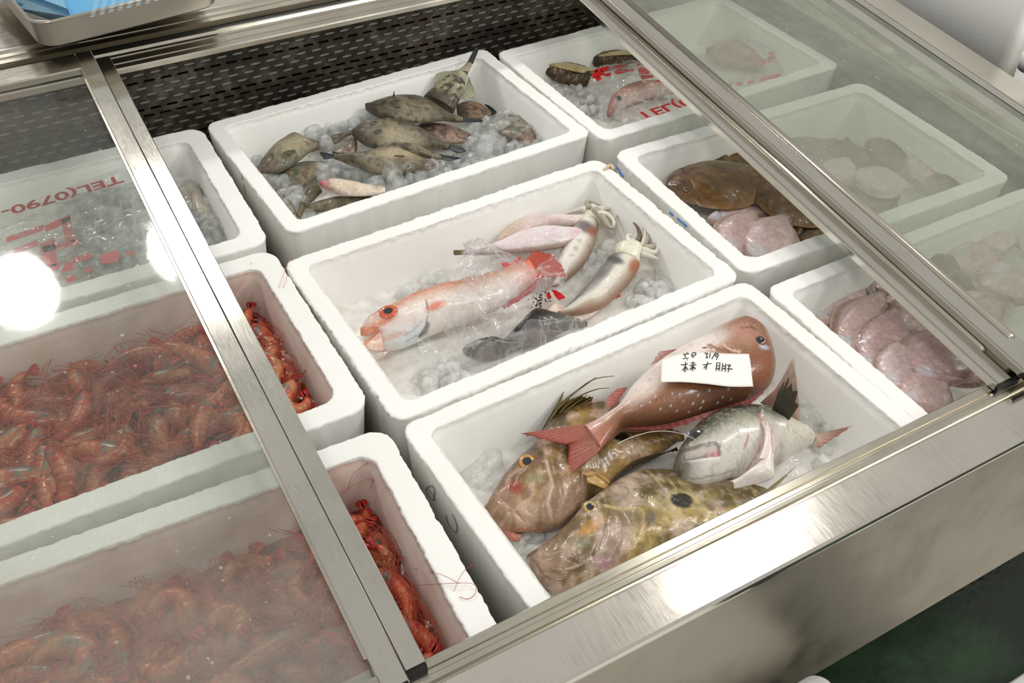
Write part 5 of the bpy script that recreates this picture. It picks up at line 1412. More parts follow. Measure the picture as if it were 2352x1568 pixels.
for k, (t, h, w, z, kd, lb) in enumerate([((2010, 400), (1880, 330), .11, -.05, 'brown', 'brown flatfish under the fogged glass, nearest the back wall of its box'), ((2100, 430), (1960, 410), .10, -.045, 'pale', 'pink flatfish under the fogged glass, in the middle of its box'), ((2090, 330), (2000, 360), .09, -.055, 'brown', 'brown flatfish under the fogged glass at the far right back'), ((2220, 420), (2080, 370), .10, -.055, 'pale', 'pinkish flatfish under the fogged glass near the right wall'), ((2060, 480), (1980, 420), .10, -.06, 'brown', 'brown flatfish under the fogged glass by the front wall of its box'), ((1950, 360), (1900, 420), .07, -.045, 'pale', 'white-bellied flatfish under the fogged glass beside the ribbed stile'), ((2230, 400), (2150, 450), .08, -.05, 'brown', 'dark flatfish under the fogged glass in the front right corner')]):
    flatfish(lb, t, h, w, z, kd, 0, .03, GL_, 20 + k, .012)

PF = 'pale-bellied flatfish in the front right box'
V, F = slush(.5502, -.3217, .0012, .474, .286, -.085, .012, 26, 43)
tag(mesh('melting_ice', V, F, M['ice_melt']), 'wet icy bottom under the pale flatfish', 'ice', kind='stuff')
for k, (t, h, w, z, lb) in enumerate([((1990, 632), (1876, 742), .105, -.056, 'pale-bellied flatfish with brown fin edge in the back left corner of the front right box'),
                                      ((2075, 640), (2000, 690), .085, -.050, 'pale flatfish at the back wall, head against its neighbour'),
                                      ((2030, 668), (1945, 812), .10, -.048, 'pale-bellied flatfish second from the left wall, overlapping the corner one'),
                                      ((2085, 690), (2030, 720), .07, -.046, 'narrow grey-tailed flatfish tucked between two pale ones'),
                                      ((2058, 702), (1998, 858), .095, -.041, 'pale flatfish with dark tail edge, third from the left wall'),
                                      ((2125, 668), (2080, 786), .10, -.034, 'pale flatfish with pink head, partly under the stile'),
                                      ((2110, 770), (2042, 900), .085, -.037, 'pale flatfish fourth from the left wall, near the front lip'),
                                      ((2165, 745), (2140, 882), .125, -.026, 'broad pale flatfish lying topmost at the front, head toward the lip'),
                                      ((2170, 860), (2085, 935), .10, -.042, 'pale flatfish nearest the front lip with orange pectoral fin'),
                                      ((2230, 800), (2190, 880), .09, -.04, 'grey-pink flatfish beneath the end of the stile')]):
    flatfish(lb, t, h, w * .84, z, 'pale', .2, .16, PF, 40 + k, .014)
for k, (t, h, w, lb) in enumerate([((2300, 640), (2180, 560), .11, 'pinkish flatfish under the fogged glass, back of the front right box'), ((2340, 560), (2230, 540), .10, 'pale flatfish under the fogged glass by the far right wall'), ((2290, 760), (2200, 680), .11, 'pale flatfish under the fogged glass beside the stile end'), ((2350, 700), (2270, 610), .10, 'dark-edged flatfish under the fogged glass at the right edge of the photo'), ((2210, 640), (2130, 600), .09, 'brownish flatfish under the fogged glass, back left of the front right box')]):
    flatfish(lb, t, h, w, -.05, 'pale' if k < 4 else 'brown', 0, .03, GL_, 60 + k, .013)

# ------------------------------------------------------------------ back right box: abalone and a printed bag
V, F = slush(.553, .4367, .0311, .474, .286, -.078, .014, 40, 45)
tag(mesh('crushed_ice', V, F, M['ice_melt']), 'fine crushed ice in the back right box', 'ice', kind='stuff')
q = ice_lumps(scatter([(1260, 185), (1330, 200), (1420, 270), (1380, 280), (1300, 230)], -.074, 70, .004, .009, 81), 81)
tag(q.build('crushed_ice', M['ice_white']), 'coarse crushed ice in front of the abalone', 'ice', kind='stuff')
cv = cvt(1100, 0, 2.936)
for lab, top, bot, z, rims in [('rough brown abalone leaning on the ice at the left of the back right box', [(436, 432), (520, 420), (620, 420), (720, 448), (775, 478)], [(440, 490), (500, 540), (580, 565), (660, 580), (725, 582)], -.045, [(470, 430), (600, 424), (770, 470), (690, 492), (560, 462)]),
                               ('rough brown abalone half hidden by the stile, behind the red-printed bag', [(768, 380), (830, 348), (920, 336), (1020, 345), (1150, 375)], [(772, 430), (800, 456), (880, 452), (1000, 432), (1140, 420)], -.045, [(800, 372), (960, 340), (1130, 372), (960, 372), (860, 380)])]:
    p = cv(*top[2]); f = Fish('abalone', lab, 'shellfish', cv, Plane(p[0], p[1], z, .0, .6), 'abalone')
    f.body(list(zip(top, bot)), [(0, .006), (.3, .016), (.8, .014), (1, .005)], [('base', (88, 74, 56)), ('noise', 120, (48, 40, 30), .8, .45, .6), ('noise', 200, (170, 152, 124), .6, .55, .7), ('noise', 60, (112, 72, 54), .5, .5, .7)], M['leather'], [('noise', 130, .009), ('noise', 60, .006)], nu=70, nv=40, part='shell')
    a, b, c, d, e = rims
    f.sheet('foot', [((a[0], a[1] + 4), (a[0] + 6, a[1] + 12)), (((a[0] + b[0]) / 2, (a[1] + b[1]) / 2 - 2), e), (b, d), (((b[0] + c[0]) / 2, (b[1] + c[1]) / 2 - 4), ((c[0] + d[0]) / 2, (c[1] + d[1]) / 2)), (c, (c[0] - 4, c[1] + 8))], [.014, .019, .02, .019, .014], [('base', (186, 168, 124)), ('noise', 50, (150, 124, 70), .6, .45, .7)], M['smooth'], .002)
f = Fish('red_fish', 'small reddish fish inside the red-printed clear bag', 'fish', cv, Plane(1480, 205, -.055, 0, .04))
f.body([((862, 770), (880, 785)), ((872, 700), (925, 760)), ((900, 640), (980, 720)), ((960, 590), (1060, 690)), ((1060, 550), (1160, 660)), ((1180, 540), (1280, 640)), ((1320, 560), (1400, 620))], [(0, .006), (.3, .018), (1, .012)], [('v', [(-1, (226, 200, 192)), (0, (206, 150, 136)), (.6, (176, 96, 76)), (1, (140, 70, 56))]), ('u', (120, 76, 76), [(0, .8), (.2, .2), (.3, 0)]), ('noise', 80, (190, 120, 100), .5, .5, .7)], M['smooth'], nu=60, nv=32)
f.eye(945, 655, 22, [(.6, (20, 24, 36)), (1, (70, 66, 70))], .4)
bag = empty('plastic_bag', tuple(at(*cv(1100, 620), -.02))); tag(bag, 'clear plastic bag with red printing over a fish, back right box', 'plastic bag')
film('film', bag, [(735, 490), (860, 448), (1000, 425), (1120, 425), (1280, 480), (1500, 560)], [(800, 760), (900, 830), (1020, 825), (1180, 770), (1390, 705), (1560, 650)], [-.045, -.035, -.03, -.03, -.03, -.03], [-.07, -.066, -.05, -.042, -.04, -.04], .03, .012, 91, M['film'], cv, 0.0)
zb = -.018
red_print(bag, [[(760, 500), (800, 470), (840, 480), (850, 500), (800, 520), (770, 530)], [(800, 460), (870, 445), (880, 470), (830, 485)], [(780, 525), (810, 510), (830, 530), (800, 548)], [(840, 500), (886, 488), (890, 510), (850, 515)], [(770, 475), (800, 462), (806, 476), (776, 490)],
                [(912, 480), (940, 465), (1010, 468), (1040, 460), (1044, 478), (1000, 485), (950, 498), (915, 502)], [(905, 446), (1000, 432), (1004, 446), (915, 462)], [(1055, 425), (1100, 420), (1110, 438), (1070, 442)], [(1085, 508), (1170, 502), (1180, 522), (1100, 535)], [(1070, 455), (1120, 452), (1150, 480), (1150, 498), (1080, 500)], [(1190, 540), (1220, 540), (1224, 552), (1196, 552)]], cv, zb)


def printed(text, parent, p0, p1, h, z, mt, cvx, flip=False, name='printed_number', cn=None):
    """flat lettering from pixel p0 to p1 lying on plane z; flip shows it from the back of the film"""
    A, B = at(*cvx(*p0), z), at(*cvx(*p1), z); ex = (B - A) / np.linalg.norm(B - A); ez = np.array([0, 0, 1.0]); ey = np.cross(ez, ex)
    if flip: ey = -ey; ez = -ez if 0 else ez
    c = bpy.data.curves.new(name, 'FONT'); c.body = text; c.size = h; c.extrude = .0002; c.offset = .0006
    o = bpy.data.objects.new(name, c); COL.objects.link(o); c.materials.append(mt)
    bpy.context.view_layer.update()
    wd = max(o.dimensions.x, 1e-4); s_ = np.linalg.norm(B - A) / wd
    me = bpy.data.meshes.new_from_object(o.evaluated_get(bpy.context.evaluated_depsgraph_get())); bpy.data.objects.remove(o)
    o = bpy.data.objects.new(name, me); COL.objects.link(o)
    if not me.materials: me.materials.append(mt)
    o.parent = parent; off = np.array(parent.location)
    M4 = Matrix(((ex[0] * s_, ey[0], ez[0], A[0] - off[0]), (ex[1] * s_, ey[1], ez[1], A[1] - off[1]), (ex[2] * s_, ey[2], ez[2], A[2] - off[2]), (0, 0, 0, 1)))
    o.matrix_local = M4
    return o


printed('TEL(0', bag, (1050, 770), (1400, 660), .034, -.026, M['red_print'], cv, True)
# something pale and red-printed continues under the fogged glass
bagc = empty('plastic_bag', tuple(at(1700, 120, -.03))); tag(bagc, 'red-printed clear bag seen dimly through the fogged right glass', 'plastic bag')
idc = cvt(0, 0, 1.0)
film('film', bagc, [(1640, 100), (1700, 85), (1760, 110)], [(1600, 190), (1690, 190), (1790, 165)], [-.04, -.02, -.04], [-.05, -.03, -.05], .02, .012, 93, M['film'], idc, 0)
red_print(bagc, [[(1660, 196), (1680, 190), (1682, 198), (1664, 204)], [(1690, 190), (1705, 186), (1706, 194), (1692, 198)], [(1715, 186), (1730, 182), (1732, 190), (1718, 194)], [(1745, 180), (1790, 168), (1796, 176), (1750, 190)], [(1765, 120), (1778, 118), (1780, 134), (1766, 138)], [(1735, 140), (1770, 132), (1772, 142), (1740, 150)]], idc, -.03)
f = Fish('red_fish', 'dim reddish fish under the fogged glass, in the red-printed bag', 'fish', idc, Plane(1700, 120, -.06, 0, .04))
f.body([((1620, 110), (1625, 125)), ((1660, 92), (1670, 150)), ((1710, 92), (1720, 158)), ((1760, 112), (1765, 150)), ((1790, 130), (1792, 142))], [(0, .006), (.4, .018), (1, .005)], [('base', (176, 112, 96)), ('noise', 50, (120, 80, 66), .7, .45, .65)], M['smooth'], nu=40, nv=24)

# ------------------------------------------------------------------ back left box: bagged ice with a printed phone number
V, F = slush(-.5302, .426, -.0116, .465, .275, -.06, .03, 22, 51)
tag(mesh('crushed_ice', V, F, M['ice_melt']), 'heap of crushed ice in the back left box', 'ice', kind='stuff')
q = ice_lumps(scatter([(410, 430), (450, 420), (520, 520), (500, 560), (440, 560), (415, 500)], -.05, 70, .006, .013, 52) + scatter([(150, 480), (300, 430), (360, 540), (330, 600), (200, 640)], -.05, 120, .007, .014, 53), 52)
tag(q.build('crushed_ice', M['ice']), 'clear ice pieces in the back left box', 'ice', kind='stuff')
bag = empty('plastic_bag', tuple(at(160, 520, -.03))); tag(bag, 'clear bag with red phone number and blocks, under the left glass', 'plastic bag')
film('film', bag, [(-20, 500), (100, 455), (280, 395), (420, 410)], [(-20, 740), (160, 690), (330, 640), (470, 580)], [-.03, -.025, -.025, -.03], [-.045, -.04, -.04, -.045], .012, .012, 95, M['film'], idc, 0.0)
printed('TEL(0790-', bag, (276, 402), (0, 482), .030, -.016, M['red_print_dull'], idc)
zb = -.022
for pl_ in [[(100, 520), (160, 492), (162, 506), (106, 532)], [(14, 545), (100, 515), (100, 528), (16, 556)], [(140, 505), (162, 495), (172, 556), (150, 552)], [(96, 566), (180, 548), (182, 560), (100, 580)], [(90, 560), (126, 545), (130, 610), (96, 616)], [(30, 572), (86, 550), (88, 562), (32, 586)],
            [(166, 590), (214, 580), (210, 592), (168, 604)], [(150, 604), (168, 600), (168, 618), (140, 626)], [(226, 588), (262, 574), (276, 580), (270, 600), (236, 606)], [(286, 578), (312, 578), (306, 586), (292, 584)], [(98, 612), (140, 602), (132, 620), (100, 624)], [(150, 640), (172, 630), (176, 640), (156, 650)], [(195, 620), (212, 610), (210, 622), (196, 628)]]:
    red_print(bag, [pl_], idc, zb, M['red_print_dull'])
f = Fish('squid', 'translucent white squid on ice beside the stile, back left box', 'squid', idc, Plane(460, 480, -.05, 0, .05))
f.body([((410, 428), (420, 470)), ((430, 420), (445, 500)), ((455, 430), (470, 530)), ((478, 470), (490, 545)), ((500, 520), (508, 550))], [(0, .006), (.4, .014), (1, .004)], [('base', (206, 196, 180)), ('noise', 60, (170, 160, 140), .6, .45, .65)], M['smooth'], nu=40, nv=24, part='mantle')

# ------------------------------------------------------------------ shrimp
def shrimp_proto(name, curl, seed, col, col2, egg, legs=5):
    r = np.random.default_rng(seed); root = empty(name, (0, 0, 0))
    n = 70; L = .098; s = np.linspace(0, 1, n)
    k = np.where(s < .38, .15 * curl, curl * (1.1 + .9 * (s - .38)))          # bend mostly in the abdomen
    ang = np.cumsum(k) / n * 3.4; P = np.zeros((n, 3))
    P[1:, 0] = np.cumsum(-np.cos(ang[:-1])) * L / n; P[1:, 1] = np.cumsum(-np.sin(ang[:-1])) * L / n
    rad = np.interp(s, [0, .05, .16, .32, .40, .6, .8, .94, 1], [.0024, .0066, .0108, .0118, .0106, .0094, .0074, .0048, .0032])
    seg = np.where(s > .38, np.mod((s - .38) * 10.5, 1), .5); rad = rad * (1 + .10 * (seg - .5) * (s > .38))
    nv = 20; th = np.linspace(0, 2 * PI, nv, endpoint=False)
    T = np.gradient(P, axis=0); T /= np.linalg.norm(T, axis=1)[:, None]; N = np.stack([-T[:, 1], T[:, 0], 0 * T[:, 0]], 1)
    V = (P[:, None] + rad[:, None, None] * (np.cos(th)[None, :, None] * N[:, None] * 1.08 + np.sin(th)[None, :, None] * np.array([0, 0, .92]))).reshape(-1, 3)
    u = np.repeat(s, nv); v = np.tile(np.cos(th), n)
    C = np.tile(lin(col), (len(V), 1)); C = mixc(C, col2, smooth(.4, .7, fbm(V, 90, 3, seed))); C = mixc(C, (214, 70, 40), .6 * smooth(.5, .75, fbm(V, 130, 2, seed + 3)))
    C = mixc(C, (226, 150, 108), .6 * np.repeat((seg < .16) & (s > .38), nv)); C = mixc(C, (196, 44, 34), smooth(.9, 1, u)); C = mixc(C, (204, 60, 40), (1 - smooth(.0, .10, u)) * .8)
    C = mixc(C, egg, .85 * ell(np.stack([u, v], 1), .24, -.2, .12, .7, 0, .5) * smooth(.3, .5, fbm(V, 140, 2, seed + 5)))
    Fc = [(i * nv + j, i * nv + (j + 1) % nv, (i + 1) * nv + (j + 1) % nv, (i + 1) * nv + j) for i in range(n - 1) for j in range(nv)] + [tuple(range(nv))[::-1], tuple(range((n - 1) * nv, n * nv))]
    mesh('body', V, Fc, M['shell'], root, col=C, uv=np.stack([u * L, v * .01], 1))
    # tail fan
    e, t, nn = P[-1], T[-1], N[-1]; V = []; F_ = []; Cc = []
    for b in range(5):
        a = (b - 2) * .24; d = t * math.cos(a) + nn * math.sin(a); w = np.array([-d[1], d[0], 0]); m = len(V)
        for q, ww in ((0, .0012), (.4, .0034), (.8, .0036), (1, .0012)):
            for sg in (-1, 1): V.append(e + d * q * .015 + w * ww * .8 * sg + [0, 0, .0012 * (b % 2)]); Cc.append(lin((186, 36, 28)) if q > .3 else lin((214, 110, 70)))
        F_ += [(m, m + 1, m + 3, m + 2), (m + 2, m + 3, m + 5, m + 4), (m + 4, m + 5, m + 7, m + 6)]
    o = mesh('tail_fan', V, F_, M['shell'], root, col=np.array(Cc)); md = o.modifiers.new('thickness', 'SOLIDIFY'); md.thickness = .0008
    for sg in (-1, 1):
        q = MB(); q.add(icosphere()[0] * .0024 + P[3] + N[3] * .0052 + np.array([0, 0, .0046 * sg + .002]), icosphere()[1]); q.build('eye', M['eye_black'], root)
    q = MB(); q.tube([P[4] + N[4] * .004, P[0] + N[0] * .005 + np.array([.012, 0, .001]), P[0] + N[0] * .007 + np.array([.026, .002, .003])], [.0022, .0014, .0003], 5); q.build('rostrum', M['shrimp_red'], root)
    for i in range(5):
        # feelers sweep back along the flank
        sg = 1 if i % 2 else -1; k0, k1, k2 = int(n * r.uniform(.12, .2)), int(n * r.uniform(.35, .5)), int(n * r.uniform(.6, .95)); o_ = r.uniform(.9, 1.9)
        pts = [P[0], P[0] + np.array([r.uniform(.006, .016), .003 * sg, .003]), P[k0] + sg * N[k0] * rad[k0] * o_ + np.array([0, 0, .006 + .006 * r.random()]), P[k1] + sg * N[k1] * rad[k1] * o_ * 1.2 + np.array([0, 0, .004 + .01 * r.random()]), P[k2] + sg * N[k2] * .012 * r.uniform(.5, 2.2) + np.array([0, 0, .004 + .01 * r.random()])]
        q = MB(); q.tube(bez(pts, 20), np.linspace(.0005, .0002, 20), 4); q.build('antenna', M['shrimp_red'], root)
    for i in range(legs):
        s0 = int(8 + 22 * i / legs); b = P[s0] - N[s0] * rad[s0] * .8; a = r.uniform(-.5, .5)
        pts = [b, b - N[s0] * .010 + np.array([.006, 0, .002 * a]), b - N[s0] * .014 + np.array([.022 + .006 * a, 0, .004]), b - N[s0] * .012 + np.array([.036, .006 * a, .002])]
        q = MB(); q.tube(bez(pts, 10), np.linspace(.0011, .0004, 10), 4); q.build('leg', M['shrimp_leg'], root)
    q = MB()
    for i in range(5):
        s0 = int(n * (.42 + .09 * i)); q.add(icosphere()[0] * np.array([.003, .0034, .0022]) + P[s0] - N[s0] * rad[s0] * 1.05, icosphere()[1])
    q.build('swimmerets', M['shrimp_leg'], root)
    return root


M['eye_black'] = simple('shrimp_eye', (18, 18, 20), .1, 0, Coat_Weight=1.0)
M['shrimp_red'] = simple('shrimp_feeler_red', (172, 52, 34), .4)
M['shrimp_leg'] = simple('shrimp_leg_red', (170, 70, 46), .4)
CURLS = (.10, .55, 1.0, 1.35, -.5, -.95)
UNDER_DIMMED = [((176, 88, 52), (198, 126, 82), (92, 120, 112)), ((168, 72, 44), (188, 110, 72), (84, 112, 104)), ((190, 126, 80), (204, 144, 100), (96, 116, 112)), ((192, 118, 74), (176, 82, 52), (110, 122, 116)), ((166, 66, 40), (190, 104, 68), (60, 96, 88)), ((180, 96, 58), (202, 132, 90), (100, 110, 104))]  # darker shells, dimness under the misted glass put into the colour
OPEN_BRIGHT = [((214, 112, 62), (226, 154, 104), (84, 116, 108)), ((206, 88, 48), (220, 128, 78), (84, 112, 104)), ((222, 152, 100), (228, 174, 126), (92, 116, 112)), ((220, 146, 96), (208, 104, 62), (100, 120, 114)), ((200, 78, 44), (216, 112, 68), (58, 96, 86)), ((214, 118, 70), (226, 150, 104), (92, 108, 102))]  # brighter shells, the better light of the open strip put into the colour
protos = [shrimp_proto('shrimp', CURLS[i % 6], 100 + i, *(UNDER_DIMMED + OPEN_BRIGHT)[i]) for i in range(12)]
used = [False] * len(protos)


def vco(o):
    a = np.empty(len(o.data.vertices) * 3); o.data.vertices.foreach_get('co', a); return a.reshape(-1, 3)


pts_ = [np.vstack([vco(ch) for ch in p.children if not ch.name.startswith(('antenna', 'rostrum'))]) for p in protos]
B2_, B3_ = (-.5347, .0666, .0034), (-.5393, -.2987, -.0386)


def place_shrimp(k, loc, yaw, pitch, roll, sc, label, group, box):
    src = protos[k]
    if not used[k]: c = src; used[k] = True
    else:
        c = src.copy(); COL.objects.link(c)
        for ch in list(src.children):
            d = ch.copy(); COL.objects.link(d); d.parent = c
    c.location = loc; c.rotation_euler = (roll, pitch, yaw); c.scale = (sc, sc, sc)
    # nudge it back inside the walls of its box
    Mx = np.array(Matrix.LocRotScale(c.location, c.rotation_euler, c.scale)); W3 = np.vstack([(pts_[k] @ Mx[:3, :3].T) + Mx[:3, 3]])
    cx, cy, yw = box; cc, ss = math.cos(yw), math.sin(yw)
    lx = (W3[:, 0] - cx) * cc + (W3[:, 1] - cy) * ss; ly = -(W3[:, 0] - cx) * ss + (W3[:, 1] - cy) * cc
    dx = min(0, .218 - lx.max()) + max(0, -.218 - lx.min()); dy = min(0, .122 - ly.max()) + max(0, -.122 - ly.min())
    c.location = (loc[0] + cc * dx - ss * dy, loc[1] + ss * dx + cc * dy, loc[2])
    c['label'] = label; c['category'] = 'shrimp'; c['group'] = group
    return c


GS2, GS3 = 'shrimp heaped in the middle left box', 'shrimp heaped in the front left box'


def put(k, hx, hy, tx, ty, z, label, group, roll=0., dz=0.0):
    H, T = at(hx, hy, z), at(tx, ty, z); d = H - T; L = np.linalg.norm(d[:2])
    chord = {0: .097, 1: .088, 2: .07, 3: .052, 4: .09, 5: .072}[k]
    yaw = math.atan2(d[1], d[0]); corr = {0: .05, 1: .32, 2: .62, 3: .85, 4: -.3, 5: -.6}[k]
    place_shrimp(k + 6, H, yaw - corr * .9, dz, roll, min(1.5, max(.9, 1.05 * L / chord)), label, group, B2_ if group == GS2 else B3_)


# the ones in plain view, right of the stile
zA = -.040
put(0, 560, 690, 510, 645, zA - .012, 'pale orange shrimp at the back wall of the middle left box, by the stile', GS2)
put(0, 575, 765, 628, 690, zA, 'straight orange shrimp with red tail tip pointing to the back right corner', GS2)
put(1, 545, 665, 600, 690, zA - .012, 'brownish shrimp lying crosswise behind the straight orange one', GS2)
put(4, 612, 735, 655, 850, zA - .008, 'red-orange shrimp along the stile, middle of the open strip', GS2)
put(1, 660, 760, 700, 860, zA - .004, 'deep red shrimp along the right wall of the middle left box', GS2)
put(2, 650, 830, 660, 770, zA, 'cream-bellied shrimp with dark eye, centre of the open strip', GS2)
put(3, 685, 870, 705, 925, zA + .004, 'curled cream shrimp with blue-green roe at the front of the open strip', GS2)
put(2, 718, 860, 740, 930, zA, 'curled cream shrimp right behind the other curled one', GS2)
put(0, 690, 935, 760, 915, zA - .004, 'shrimp lying along the front rim with one dark eye showing', GS2)
put(5, 695, 800, 725, 855, zA - .006, 'pinkish shrimp with roe under the tangled feelers', GS2)
put(4, 640, 700, 660, 760, zA - .014, 'dark red shrimp half buried near the right wall', GS2)
zB_ = -.052
put(1, 800, 1168, 878, 1125, zB_, 'orange shrimp with raised red tail at the back wall of the front left box', GS3)
put(1, 795, 1190, 860, 1185, zB_ + .002, 'orange shrimp just in front of the raised-tail one', GS3)
put(4, 850, 1240, 900, 1180, zB_ + .006, 'shrimp with dark green roe patch beside the right wall', GS3)
put(4, 905, 1290, 965, 1360, zB_, 'red shrimp lying along the right wall, front left box', GS3)
put(0, 870, 1215, 905, 1310, zB_ - .006, 'red-orange shrimp under the tangled feelers, front left box', GS3)
put(1, 960, 1370, 995, 1440, zB_ + .002, 'shrimp with grey-green roe, second from the front lip', GS3)
put(1, 960, 1430, 1055, 1455, zB_ + .008, 'bright orange curved shrimp nearest the front lip', GS3)
put(4, 1000, 1400, 1060, 1450, zB_ - .004, 'orange-red shrimp with dark red tail tip in the front right corner', GS3)
put(0, 870, 1340, 940, 1410, zB_ - .010, 'red shrimp beside the stile, front half of the open strip', GS3)
put(1, 885, 1290, 850, 1220, zB_ - .010, 'shrimp with pink legs toward the stile', GS3)
# the heaps under the left glass
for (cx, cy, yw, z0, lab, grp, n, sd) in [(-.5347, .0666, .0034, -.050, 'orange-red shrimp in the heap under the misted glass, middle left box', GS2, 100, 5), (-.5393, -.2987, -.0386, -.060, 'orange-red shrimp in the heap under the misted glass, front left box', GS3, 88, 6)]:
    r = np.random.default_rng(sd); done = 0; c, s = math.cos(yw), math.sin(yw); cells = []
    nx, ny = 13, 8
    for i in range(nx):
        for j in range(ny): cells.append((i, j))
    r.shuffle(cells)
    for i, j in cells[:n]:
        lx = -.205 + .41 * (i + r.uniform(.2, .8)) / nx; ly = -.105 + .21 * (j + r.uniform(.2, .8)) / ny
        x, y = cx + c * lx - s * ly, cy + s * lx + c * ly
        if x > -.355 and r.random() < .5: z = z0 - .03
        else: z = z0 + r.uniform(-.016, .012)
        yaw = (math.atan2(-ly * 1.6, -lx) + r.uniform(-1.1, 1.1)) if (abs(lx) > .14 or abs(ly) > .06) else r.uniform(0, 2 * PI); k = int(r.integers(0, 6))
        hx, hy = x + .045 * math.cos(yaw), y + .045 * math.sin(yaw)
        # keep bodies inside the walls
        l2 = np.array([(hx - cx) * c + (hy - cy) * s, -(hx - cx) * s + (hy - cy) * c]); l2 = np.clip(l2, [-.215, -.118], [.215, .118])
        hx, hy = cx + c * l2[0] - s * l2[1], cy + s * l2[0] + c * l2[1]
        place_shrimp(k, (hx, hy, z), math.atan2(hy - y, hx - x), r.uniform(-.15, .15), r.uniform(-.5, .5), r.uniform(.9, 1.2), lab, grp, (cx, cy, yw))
for i_, p_ in enumerate(protos):
    if not used[i_]:
        for ch in list(p_.children): bpy.data.objects.remove(ch)
        bpy.data.objects.remove(p_)
# dark pink brine and packed shrimp bodies below the top layer
bm_ = skin_mat('packed_shrimp', .3, .6, .6, 120, voro=False)
for (cx, cy, yw, z, sd, lab) in [(-.5347, .0666, .0034, -.072, 7, 'reddish mush of feelers and shrimp filling the middle left box below the heap'), (-.5393, -.2987, -.0386, -.082, 8, 'reddish mush of feelers and shrimp filling the front left box below the heap')]:
    V, F = slush(cx, cy, yw, .462, .273, z, .03, 60, sd)
    C = np.tile(lin((150, 58, 40)), (len(V), 1)); C = mixc(C, (206, 104, 70), smooth(.45, .65, fbm(V, 90, 3, 3))); C = mixc(C, (70, 40, 36), smooth(.5, .7, fbm(V, 60, 3, 9)))
    tag(mesh('shrimp_mush', V, F, bm_, col=C), lab, 'shrimp mush', kind='stuff')


def feelers(poly, z, n, seed, label, box, l0=.05, l1=.10):
    """sheaves of nearly parallel feelers lying over the heap, kept inside the box"""
    cx, cy, yw = box; c, s = math.cos(yw), math.sin(yw)
    r = np.random.default_rng(seed); q = MB(); xs = [p[0] for p in poly]; ys = [p[1] for p in poly]; k = 0; tries = 0
    while k < n and tries < 4000:
        tries += 1
        x, y = r.uniform(min(xs), max(xs)), r.uniform(min(ys), max(ys))
        if not in_poly(x, y, poly): continue
        p = at(x, y, z); a = r.uniform(0, 2 * PI); b = r.uniform(-.6, .6); got = 0
        for m_ in range(7):
            l = r.uniform(l0, l1); a2 = a + r.normal() * .16; p2 = p + np.array([r.normal() * .004, r.normal() * .004, r.uniform(-.006, .006)])
            pts = np.array([p2, p2 + l * .5 * np.array([math.cos(a2), math.sin(a2), .06]), p2 + l * np.array([math.cos(a2 + b), math.sin(a2 + b), .0])])
            lx = (pts[:, 0] - cx) * c + (pts[:, 1] - cy) * s; ly = -(pts[:, 0] - cx) * s + (pts[:, 1] - cy) * c
            if np.abs(lx).max() > .222 or np.abs(ly).max() > .128: continue
            q.tube(bez(pts, 9), np.linspace(.00048, .0002, 9), 4); got = 1
        k += got
    o = q.build('tangled_feelers', M['shrimp_leg']); tag(o, label, 'feelers', kind='stuff')


B2_, B3_ = (-.5347, .0666, .0034), (-.5393, -.2987, -.0386)
feelers([(600, 720), (650, 700), (720, 800), (775, 920), (700, 940), (640, 860)], -.032, 9, 1, 'tangled red feelers and legs over the open shrimp in the middle left box', B2_)
feelers([(100, 760), (420, 710), (560, 960), (300, 1090), (20, 1150), (20, 900)], -.036, 40, 2, 'tangled red feelers over the shrimp under glass, middle left box', B2_)
feelers([(830, 1200), (900, 1200), (960, 1330), (980, 1420), (900, 1330)], -.044, 9, 3, 'tangled red feelers over the open shrimp in the front left box', B3_)
feelers([(200, 1250), (650, 1180), (800, 1450), (760, 1540), (100, 1540)], -.046, 40, 4, 'tangled red feelers over the shrimp under glass, front left box', B3_)
q = MB()
for pts in [[(800, 1120, -.03), (815, 1085, -.01), (870, 1046, -.006)], [(785, 1130, -.03), (820, 1110, -.02), (850, 1100, -.02), (870, 1120, -.03)], [(850, 1125, -.03), (862, 1085, -.012), (876, 1050, -.004)],
            [(950, 1305, -.04), (1010, 1318, .004), (1055, 1340, .004)], [(1035, 1390, -.02), (1045, 1350, .003), (1065, 1312, .006), (1090, 1295, .0)], [(940, 1345, -.03), (1020, 1340, .003), (1085, 1340, .004), (1092, 1362, .003), (1075, 1375, .002), (1055, 1370, .002)]]:
    q.tube(bez([at(*p) for p in pts], 22), .0003, 4)
tag(q.build('shrimp_feelers', M['shrimp_red']), 'long loose red feelers curling over the rim of the front left box', 'feelers', kind='stuff')
q = MB()
for pts in [[(530, 690, -.03), (555, 650, -.01), (578, 602, .001)], [(640, 660, .002), (655, 620, .004), (668, 590, .006)], [(650, 660, .002), (658, 640, .003), (664, 620, .004)], [(535, 660, -.03), (540, 640, -.02), (560, 625, -.015)]]:
    q.tube(bez([at(*p) for p in pts], 18), .0003, 4)
tag(q.build('shrimp_feelers', simple('pale_feeler', (214, 140, 110), .4)), 'long loose pale red feelers on the rim of the middle left box', 'feelers', kind='stuff')

# ------------------------------------------------------------------ steel tray with blue packets, back left
tz = .150
c0 = at(133, 113, tz); e1 = at(497, 19, tz) - c0; e2 = at(5, 58, tz) - c0
ux = e1 / np.linalg.norm(e1); uy = np.cross([0, 0, 1.0], ux); Lx, Ly = np.linalg.norm(e1) + .03, .32
tray = empty('steel_tray', tuple(c0)); tag(tray, 'shallow rounded steel tray holding blue packets, on the back ledge', 'tray')


def tr(x, y, z): return c0 + ux * x + uy * y + np.array([0, 0, z])


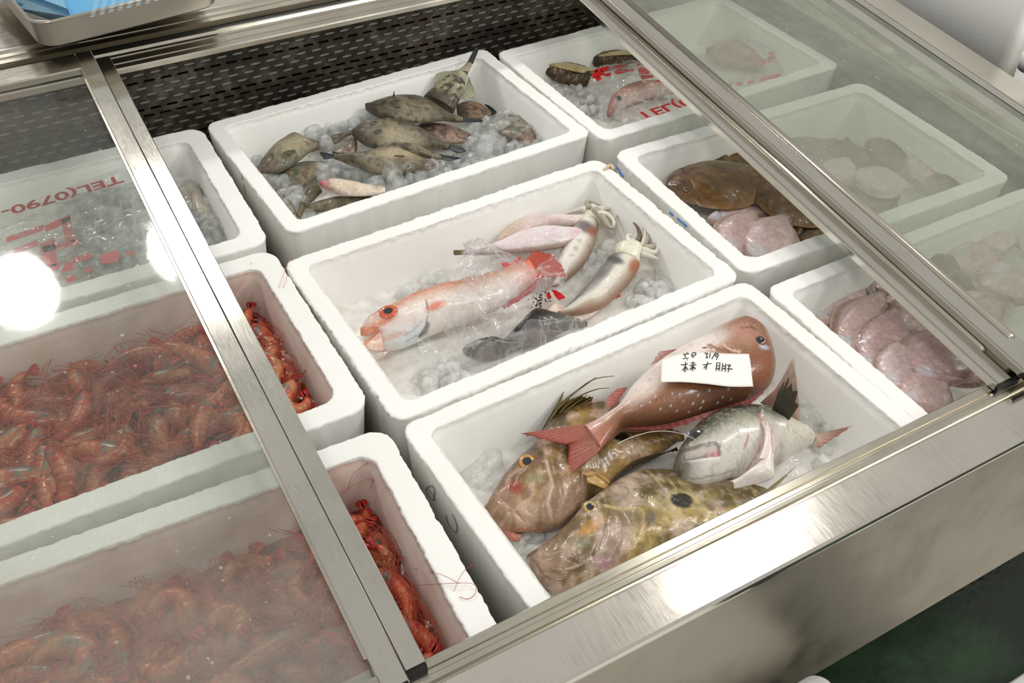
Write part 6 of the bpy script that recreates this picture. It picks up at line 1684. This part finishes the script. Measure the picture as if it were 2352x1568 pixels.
rings = []
for ins, z in ((.012, .0), (.004, .002), (.0, .006), (-.003, .040), (-.006, .043), (-.006, .045), (-.003, .046), (.0, .044), (.004, .006), (.008, .003), (.016, .002)):
    q_ = rrect(Lx / 2 - .02, Ly / 2, Lx / 2 - ins, Ly / 2 - ins, .03 - ins * .5, z, 8); rings.append(np.array([tr(*p) for p in q_]))
m = MB(); m.loft(rings[:5], True, False); m.build('tray_side', M['tray'], tray)
m = MB(); m.loft(rings[4:7]); m.build('rolled_rim', M['steel'], tray)
m = MB(); m.loft(rings[6:], False, True); m.build('tray_inside', M['tray'], tray)
bl = NT('blue_packet'); bl.p(Roughness=.35, Coat_Weight=.4)
wv = bl.n('TexWave', Scale=95.0, Distortion=.3); tcb = bl.n('TexCoord'); bl.l(tcb.outputs['Object'], wv.inputs['Vector'])
bl.l(bl.ramp(wv.outputs['Fac'], [(.3, tuple(lin((84, 150, 190)))), (.7, tuple(lin((132, 188, 218))))]), bl.b.inputs['Base Color'])
bf = simple('blue_packet_face', (86, 168, 212), .3, 0, Coat_Weight=.5)
pk = empty('blue_packet', tuple(tr(.02, .03, .006))); tag(pk, 'pale blue ridged packet with a printed face, lying in the steel tray', 'packet')
# ridged slope on the left, printed face on the right
A0, A1 = at(20, 2, tz + .035), at(165, 50, tz + .016)
D0, D1 = at(150, -60, tz + .045), at(480, -40, tz + .045); E1 = at(330, 0, tz + .03)
P1, P2, P3 = at(165, 47, tz + .018), at(24, 0, tz + .024), at(-60, -60, tz + .03)
Q1 = at(120, -60, tz + .055)
m = MB(); m.prism([P1, at(155, 20, tz + .05), Q1, P3, P2], [p - [0, 0, .012] for p in (P1, at(155, 20, tz + .05), Q1, P3, P2)]); m.build('ridged_side', bl.m, pk, smooth=False)
R1 = [P1, at(350, 4, tz + .024), at(420, -60, tz + .024), Q1, at(155, 20, tz + .05)]
m = MB(); m.prism(R1, [p - [0, 0, .010] for p in R1]); m.build('printed_face', bf, pk, smooth=False)
q = MB()
for i in range(8):
    for j in range(9):
        x, y = 207 + i * 21 + j * 1.2, 36 - i * 5.2 - j * 4.5
        if y < 2 - 12: continue
        a = at(x, y, tz + .052); q.box(a[0], a[0] + .0065, a[1], a[1] + .0009, a[2] - .002, a[2] - .0015)
q.build('printed_ticks', simple('white_print', (200, 222, 232), .5), pk, smooth=False)
